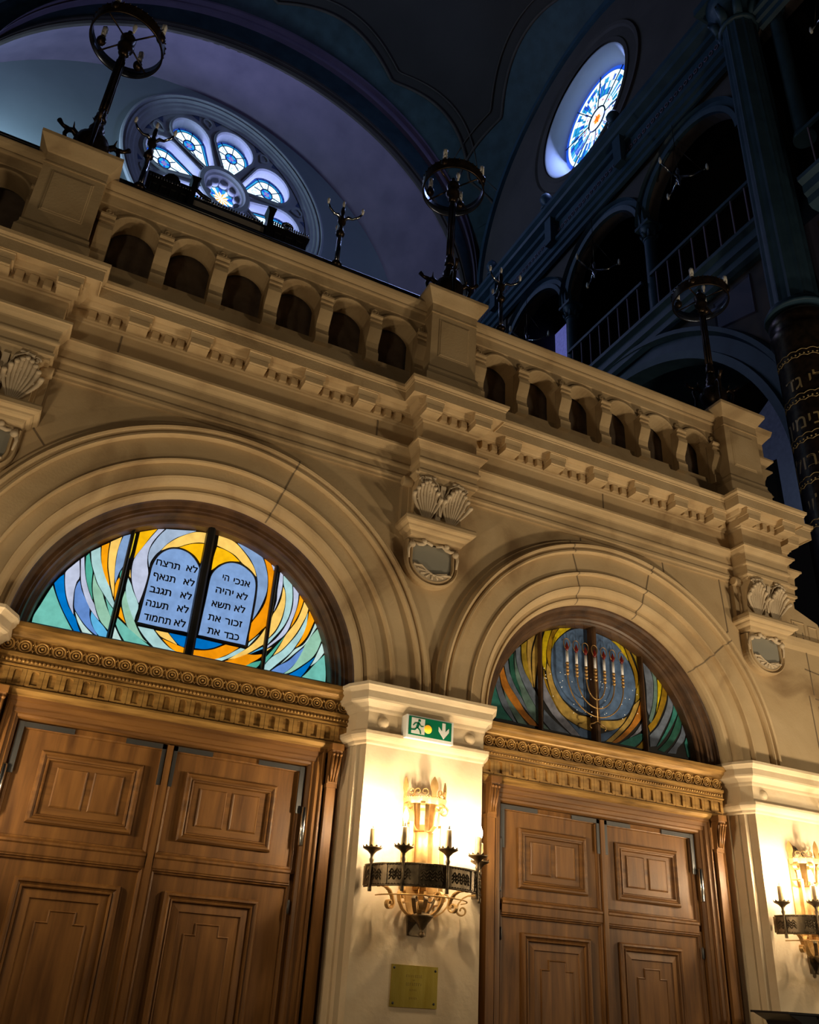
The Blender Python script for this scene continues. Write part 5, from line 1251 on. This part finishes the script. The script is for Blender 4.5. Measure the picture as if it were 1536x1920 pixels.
railing(5.90,8.32,'dark iron railing in the farthest gallery arch by the apse',8)
railing(-3.9,-.55,'dark iron railing right of the fluted column at the right edge',9)
def column(name, x, y, z0, z1, r, label, grp, fl=True, capz=.45):
    t = thing(name, (x,y,z0), label, 'column', grp)
    s_ = MB(); n = 48 if fl else 16; rows = []
    for z, k in ((z0,1.0),(z0+(z1-z0)*.4,.985),(z1,.90)):
        rows.append([(x+(r*k*(1-.07*(i%4 in (1,2,3)) if fl else 1)*1.0)*cos(2*pi*i/n), y+(r*k*(1-.07*(i%4 in (1,2,3))) if fl else r*k)*sin(2*pi*i/n) if fl else y+r*k*sin(2*pi*i/n), z) for i in range(n)])
    s_.grid(rows, True, 0, not fl); s_.build('shaft', M['blued'], t)
    c_ = MB().lathe(x,y,z1,[(r*.92,0),(r*1.08,.03),(r*.9,.06),(r*1.0,capz*.4),(r*1.25,capz*.75),(r*1.5,capz*.9)],20)
    for k in range(8):
        a = 2*pi*k/8; c, s0 = cos(a), sin(a)
        c_.tube([(x+c*r*.95,y+s0*r*.95,z1+.06),(x+c*r*1.15,y+s0*r*1.15,z1+capz*.35),(x+c*r*1.45,y+s0*r*1.45,z1+capz*.5),(x+c*r*1.4,y+s0*r*1.4,z1+capz*.40)],[r*.25,r*.25,r*.15,r*.08],6)
    c_.box(x-r*1.5,x+r*1.5,y-r*1.5,y+r*1.5,z1+capz*.9,z1+capz*1.1); c_.build('capital', M['blued'], t)
    b_ = MB().lathe(x,y,z0-.0,[(r*1.35,0),(r*1.38,.05),(r*1.2,.09),(r*1.25,.13),(r*1.02,.18)],20); b_.build('base', M['blued'], t)
    return t
column('gallery_column', WX+.2, 3.12, 12.86, 15.0, .13, 'slender iron column between the first and middle gallery arches', 'slender gallery columns', False, .38)
column('gallery_column', WX+.2, 5.78, 12.86, 15.0, .13, 'slender iron column between the middle and farthest gallery arches', 'slender gallery columns', False, .38)
column('gallery_column', WX+.15, -.55, 13.9, 17.2, .13, 'slender iron column just right of the great fluted column', 'slender gallery columns', False, .38)
big = column('great_column', 8.88, .02, 10.45, 17.3, .335, 'great fluted dark iron column on the right wall, Hebrew names on its base', None, True, .9)
dr = MB().lathe(8.88,.02,5.66,[(.42,0),(.43,.3),(.40,.4),(.39,4.35),(.43,4.42),(.37,4.50),(.41,4.58),(.42,4.68),(.36,4.79)],40); dr.build('drum', M['bronze'], big)
tx = MB(); YL = 0
def col_text(s_, z, h, th0, mb, r=.393):
    vs, fs = text_mesh(s_, h, depth=.002)
    if not vs: return
    x0 = min(v[0] for v in vs); x1 = max(v[0] for v in vs)
    out = []
    for v in vs:
        th = rad(th0) + (v[0]-(x0+x1)/2)/r; rr_ = r+.001+v[2]
        out.append((8.88+rr_*cos(th), .02+rr_*sin(th), z+v[1]))
    mb.add(out, fs)
for s_, z in (('נפתלי.גד',9.12),('יוסף.בנימין',8.50),('יששכר.זבולן',7.90),('יהודה.לוי',7.28),('דן.שמעון',6.62)): col_text(s_[::-1], z, .30, 238, tx)
for z in (9.62,8.92,8.30,7.68,7.06):
    for sg in (0,.10): tx.tube([(8.88+.397*cos(rad(th)), .02+.397*sin(rad(th)), z-sg+.025*abs(sin(rad(th*9)))) for th in range(140,341,4)], .006, 4)
    for k in range(25): tx.ball((8.88+.396*cos(rad(142+8*k)),.02+.396*sin(rad(142+8*k)),z-.055),.014,4)
tx.build('gold_lettering', M['goldl'], big)
# rooms behind the galleries
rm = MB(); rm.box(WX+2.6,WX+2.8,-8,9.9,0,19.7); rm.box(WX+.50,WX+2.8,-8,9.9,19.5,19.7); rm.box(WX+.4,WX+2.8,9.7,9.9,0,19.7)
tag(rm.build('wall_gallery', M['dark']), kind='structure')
pw = MB(); pw.prism([(2.3,8.9),(2.95,8.9),(2.95,10.6),(3.9,10.7),(3.9,11.3),(2.5,12.1),(2.3,12.1)],WX+2.55,WX+2.59,'x')
tag(pw.build('window_5', glassmat('aisle_daylight',(.12,.15,.30),True,.10)), kind='structure')
pw = MB(); pw.box(WX+2.55,WX+2.59,9.05,9.69,16.9,18.5)
tag(pw.build('window_6', glassmat('gallery_daylight',(.16,.18,.60),True,.5)), kind='structure')
# framed niche at the right edge, purple name panel under the gallery
nm = MB(); nm.loops([(-4.5,9.5),(-.42,9.5),(-.42,12.18),(-4.5,12.18)], [(0,WX+.3),(.0,WX+.16),(.06,WX+.12),(.12,WX+.18),(.24,WX+.18),(.28,WX+.14),(.34,WX+.22)], False, 0, 'x'); nm.build('niche_frame', M['brownp'], rwl)
MB().box(WX+.24,WX+.28,-8,-.1,5,12.4).build('niche_back', M['plumb'], rwl)
npn = MB(); npn.loops([(.85,11.35),(1.7,11.6),(1.7,12.2),(.85,12.2)], [(0,WX+.1),(.02,WX+.07),(.05,WX+.09)], True, 0, 'x')
npn = npn.build('name_panel', M['plumb'], rwl)
# round window glass
rg = thing('window_4', (WX+.28,CW[0],CW[1]), None, None, kind='structure')
m = MB(); m.grid([[(x, CW[0]+r*cos(2*pi*i/60), CW[1]+r*sin(2*pi*i/60)) for r,x in ((1.64,WX-.01),(1.60,WX+.0),(1.30,WX+.42),(1.30,WX+.50))] for i in range(61)]); m.build('window_reveal', M['reveal'], rg)
gx = WX+.42; g = MB(); l = MB(); rr = random.Random(3)
def gp(r, a, d=0): return (gx-d, CW[0]+r*cos(a), CW[1]+r*sin(a))
NR = 40
rings = [(0,.12,'r'),(.12,.30,None),(.30,.42,'w'),(.42,.60,None),(.60,.78,None),(.78,.95,None),(.95,1.10,None),(1.10,1.20,'w'),(1.20,1.31,'b')]
for i in range(NR*2):
    a0, a1 = pi*i/NR, pi*(i+1)/NR
    for (r0,r1,c_) in rings:
        am = ((a0+a1)/2)%(2*pi)
        if c_ is None:
            if r1 <= .30: c_ = 'w'
            elif r1 <= .60: c_ = 'w' if rr.random() < .7 else 'c'
            else:
                dark_side = .5+.5*cos(am-.3)
                c_ = ('b' if rr.random() < .5 else 'c') if rr.random() < .25+.55*dark_side*(r0) else 'w'
        if c_ == 'r' : c_ = 'y'
        g.add([gp(r0,a0),gp(r1,a0),gp(r1,a1),gp(r0,a1)],[(0,1,2,3)], SK.index(c_))
for k in range(6):   # six-pointed orange star
    a = 2*pi*k/6+.3; g.add([gp(.05,a-.5,.004),gp(.26,a,.004),gp(.05,a+.5,.004),gp(0,0,.004)],[(0,1,2,3)],SK.index('o'))
for k in range(6):
    a = 2*pi*k/6+.3+pi/6; g.add([gp(.04,a-.5,.003),gp(.20,a,.003),gp(.04,a+.5,.003),gp(0,0,.003)],[(0,1,2,3)],SK.index('y'))
for k in range(28):
    a = 2*pi*k/28
    if k % 3 == 0: g.add([gp(.50,a,.003),gp(.53,a+.10,.003),gp(.50,a+.22,.003),gp(.47,a+.1,.003)],[(0,1,2,3)],SK.index('r'))
g.build('round_glass', [SKY[q] for q in SK], rg)
l.tube([gp(.32,2*pi*i/40,.01) for i in range(40)], .022, 6, closed=True)
for k in range(8): l.tube([gp(.32,2*pi*k/8+.2,.01),gp(1.31,2*pi*k/8+.2,.01)], .014, 5)
for k in range(16): l.tube([gp(.62,2*pi*k/16,.008),gp(1.12,2*pi*k/16,.008)], .005, 4)
for r_ in (.62,.95,1.20): l.tube([gp(r_,2*pi*i/60,.008) for i in range(60)], .005, 4, closed=True)
l.build('leading', plain('blue_black_lead',(.01,.015,.06),.5), rg)
# hanging silver lamps in the gallery arches
def hlamp(x, y, z, s_, label):
    t = thing('hanging_lamp', (x,y,z), label, 'lamp', 'silver hanging lamps in the gallery arches')
    MB().lathe(x,y,z-.22*s_,[(.001,0),(.03,.03),(.02,.08),(.06,.14),(.04,.22),(.03,.30),(.05,.38),(.02,.46),(.001,.50)],14).build('body', M['silver'], t)
    for th in (190,310,70):
        c, s0 = cos(rad(th)), sin(rad(th))
        MB().tube([(x+c*.03,y+s0*.03,z),(x+c*.25*s_,y+s0*.25*s_,z-.05),(x+c*.48*s_,y+s0*.48*s_,z+.02)],[.03,.022,.018],7).build('arm', M['silver'], t)
        MB().lathe(x+c*.52*s_,y+s0*.52*s_,z+.0,[(.02,0),(.03,.06),(.02,.13),(.001,.17)],10).build('bulb', M['frost'], t)
        MB().tube([(x+c*.42*s_,y+s0*.42*s_,z+.03),(x,y,z+.9)],.006,4).build('chain', M['bronze'], t)
    MB().tube([(x,y,z+.2),(x,y,z+1.5)],.008,4).build('hanging_rod', M['bronze'], t)
hlamp(WX-.15,1.85,15.35,1.0,'silver hanging lamp in the first gallery arch, nearest the fluted column')
hlamp(WX-.15,4.45,15.2,1.0,'silver hanging lamp in the middle gallery arch')
hlamp(WX-.15,7.05,15.2,1.0,'silver hanging lamp in the farthest gallery arch')
hlamp(WX-.05,-1.6,15.9,1.0,'silver hanging lamp cut by the right edge near the top')
# chandelier hook hanging at the very top of the picture
tp = MB(); cxh = (3.53,2.0,20.6)
tp.tube([(cxh[0]+.10*cos(2*pi*i/16), cxh[1], cxh[2]+.10*sin(2*pi*i/16)) for i in range(16)], .022, 6, closed=True)
tp.tube([(cxh[0]+.9+.08*cos(2*pi*i/16), cxh[1], cxh[2]+.30+.10*sin(2*pi*i/16)) for i in range(16)], .022, 6, closed=True)
tp.tube([(cxh[0],cxh[1],cxh[2]+.1),(cxh[0]+.2,cxh[1],cxh[2]+.8),(cxh[0]+.9,cxh[1],cxh[2]+.4)], .018, 6)
tp.tube([(cxh[0]+.2,cxh[1],cxh[2]+.8),(cxh[0]+.2,cxh[1],27.2)], .01, 4)
tag(tp.build('chandelier_hook', M['black']), 'small black hanging iron loops cut by the top edge, below the vault', 'hook')

# shell
tag(MB().box(-9,12,-12,12,-.1,0).build('floor', M['floor']), kind='structure')
tag(MB().box(-5.5,-5.2,-.0,12,6.8,27).build('wall_left', M['apse']), kind='structure')

# ------------------------------------------------------------------ lights
def light(kind, name, loc, power, col, size=.2, rot=None, size_y=None, shape=None, spread=None):
    l = bpy.data.lights.new(name, kind); l.energy = power; l.color = col
    if kind == 'AREA':
        l.size = size
        if size_y: l.shape = 'RECTANGLE'; l.size_y = size_y
        if shape: l.shape = shape
        if spread: l.spread = spread
    elif kind == 'POINT': l.shadow_soft_size = size
    elif kind == 'SPOT': l.shadow_soft_size = size; l.spot_size = spread or 1.2; l.spot_blend = .6
    o = bpy.data.objects.new(name, l); C.objects.link(o); o.location = loc
    if rot is not None: o.rotation_euler = rot
    return o
def aim(o, tgt):
    d = Vector(tgt)-o.location; o.rotation_euler = d.to_track_quat('-Z','Y').to_euler()
BULB_E = 850.
M['bulb'].node_tree.nodes['Principled BSDF'].inputs['Emission Strength'].default_value = BULB_E
# added warm fill lights behind and beside the viewer, not fittings of the hall
for nm, loc, pw_, sz in (('warm_fill', (8.6,-5.2,3.2), 300, .25), ('warm_fill', (-3.0,-6.5,3.0), 130, .25)):
    light('POINT', nm, loc, pw_, (1.0,.79,.52), sz)
for loc, tgt, pw_ in (((7.4,-3.0,.9),(5.6,0,6.6),520), ((-1.2,-2.8,.9),(1.0,0,6.6),200)):
    o = light('SPOT', 'added_upfill', loc, pw_, (1.0,.79,.52), .18, spread=1.5); aim(o, tgt)  # added unseen spots, aimed up to brighten the undersides of the upper facade
# daylight through the windows
o = light('AREA','rose_daylight',(RC[0],YT1-.07,RC[1]),210,(.46,.50,1.0),4.0,shape='DISK'); o.rotation_euler = (-pi/2,0,0)
o = light('AREA','round_window_daylight',(WX+.36,CW[0],CW[1]),300,(.35,.47,1.0),2.4,shape='DISK'); aim(o,(0,4.5,17))
o = light('AREA','apse_side_daylight',(-4.2,10.6,17.5),230,(.55,.80,1.0),1.2); aim(o,(-1.0,11.6,20.5))
world_ = bpy.data.worlds.new('night'); SC.world = world_; world_.use_nodes = True
world_.node_tree.nodes['Background'].inputs[0].default_value = (.05,.07,.12,1); world_.node_tree.nodes['Background'].inputs[1].default_value = .02

# ------------------------------------------------------------------ camera
yaw, pit, rol, FPX = .426875, .505553, .0659735, 1637.06
f = Vector((sin(yaw)*cos(pit), cos(yaw)*cos(pit), sin(pit))); r = Vector((cos(yaw),-sin(yaw),0)); u = r.cross(f)
R_ = r*cos(rol)+u*sin(rol); U_ = -r*sin(rol)+u*cos(rol)
cam = bpy.data.cameras.new('camera'); co = bpy.data.objects.new('camera', cam); C.objects.link(co)
co.matrix_world = Matrix(((R_.x,U_.x,-f.x,0),(R_.y,U_.y,-f.y,-6.4),(R_.z,U_.z,-f.z,1.6),(0,0,0,1)))
cam.sensor_fit = 'HORIZONTAL'; cam.sensor_width = 36; cam.lens = FPX*36/1536; cam.clip_end = 200
SC.camera = co
SC.view_settings.view_transform = 'Standard'; SC.view_settings.look = 'None'; SC.view_settings.gamma = 1
SC.view_settings.use_curve_mapping = False; SC.view_settings.exposure = 0.0
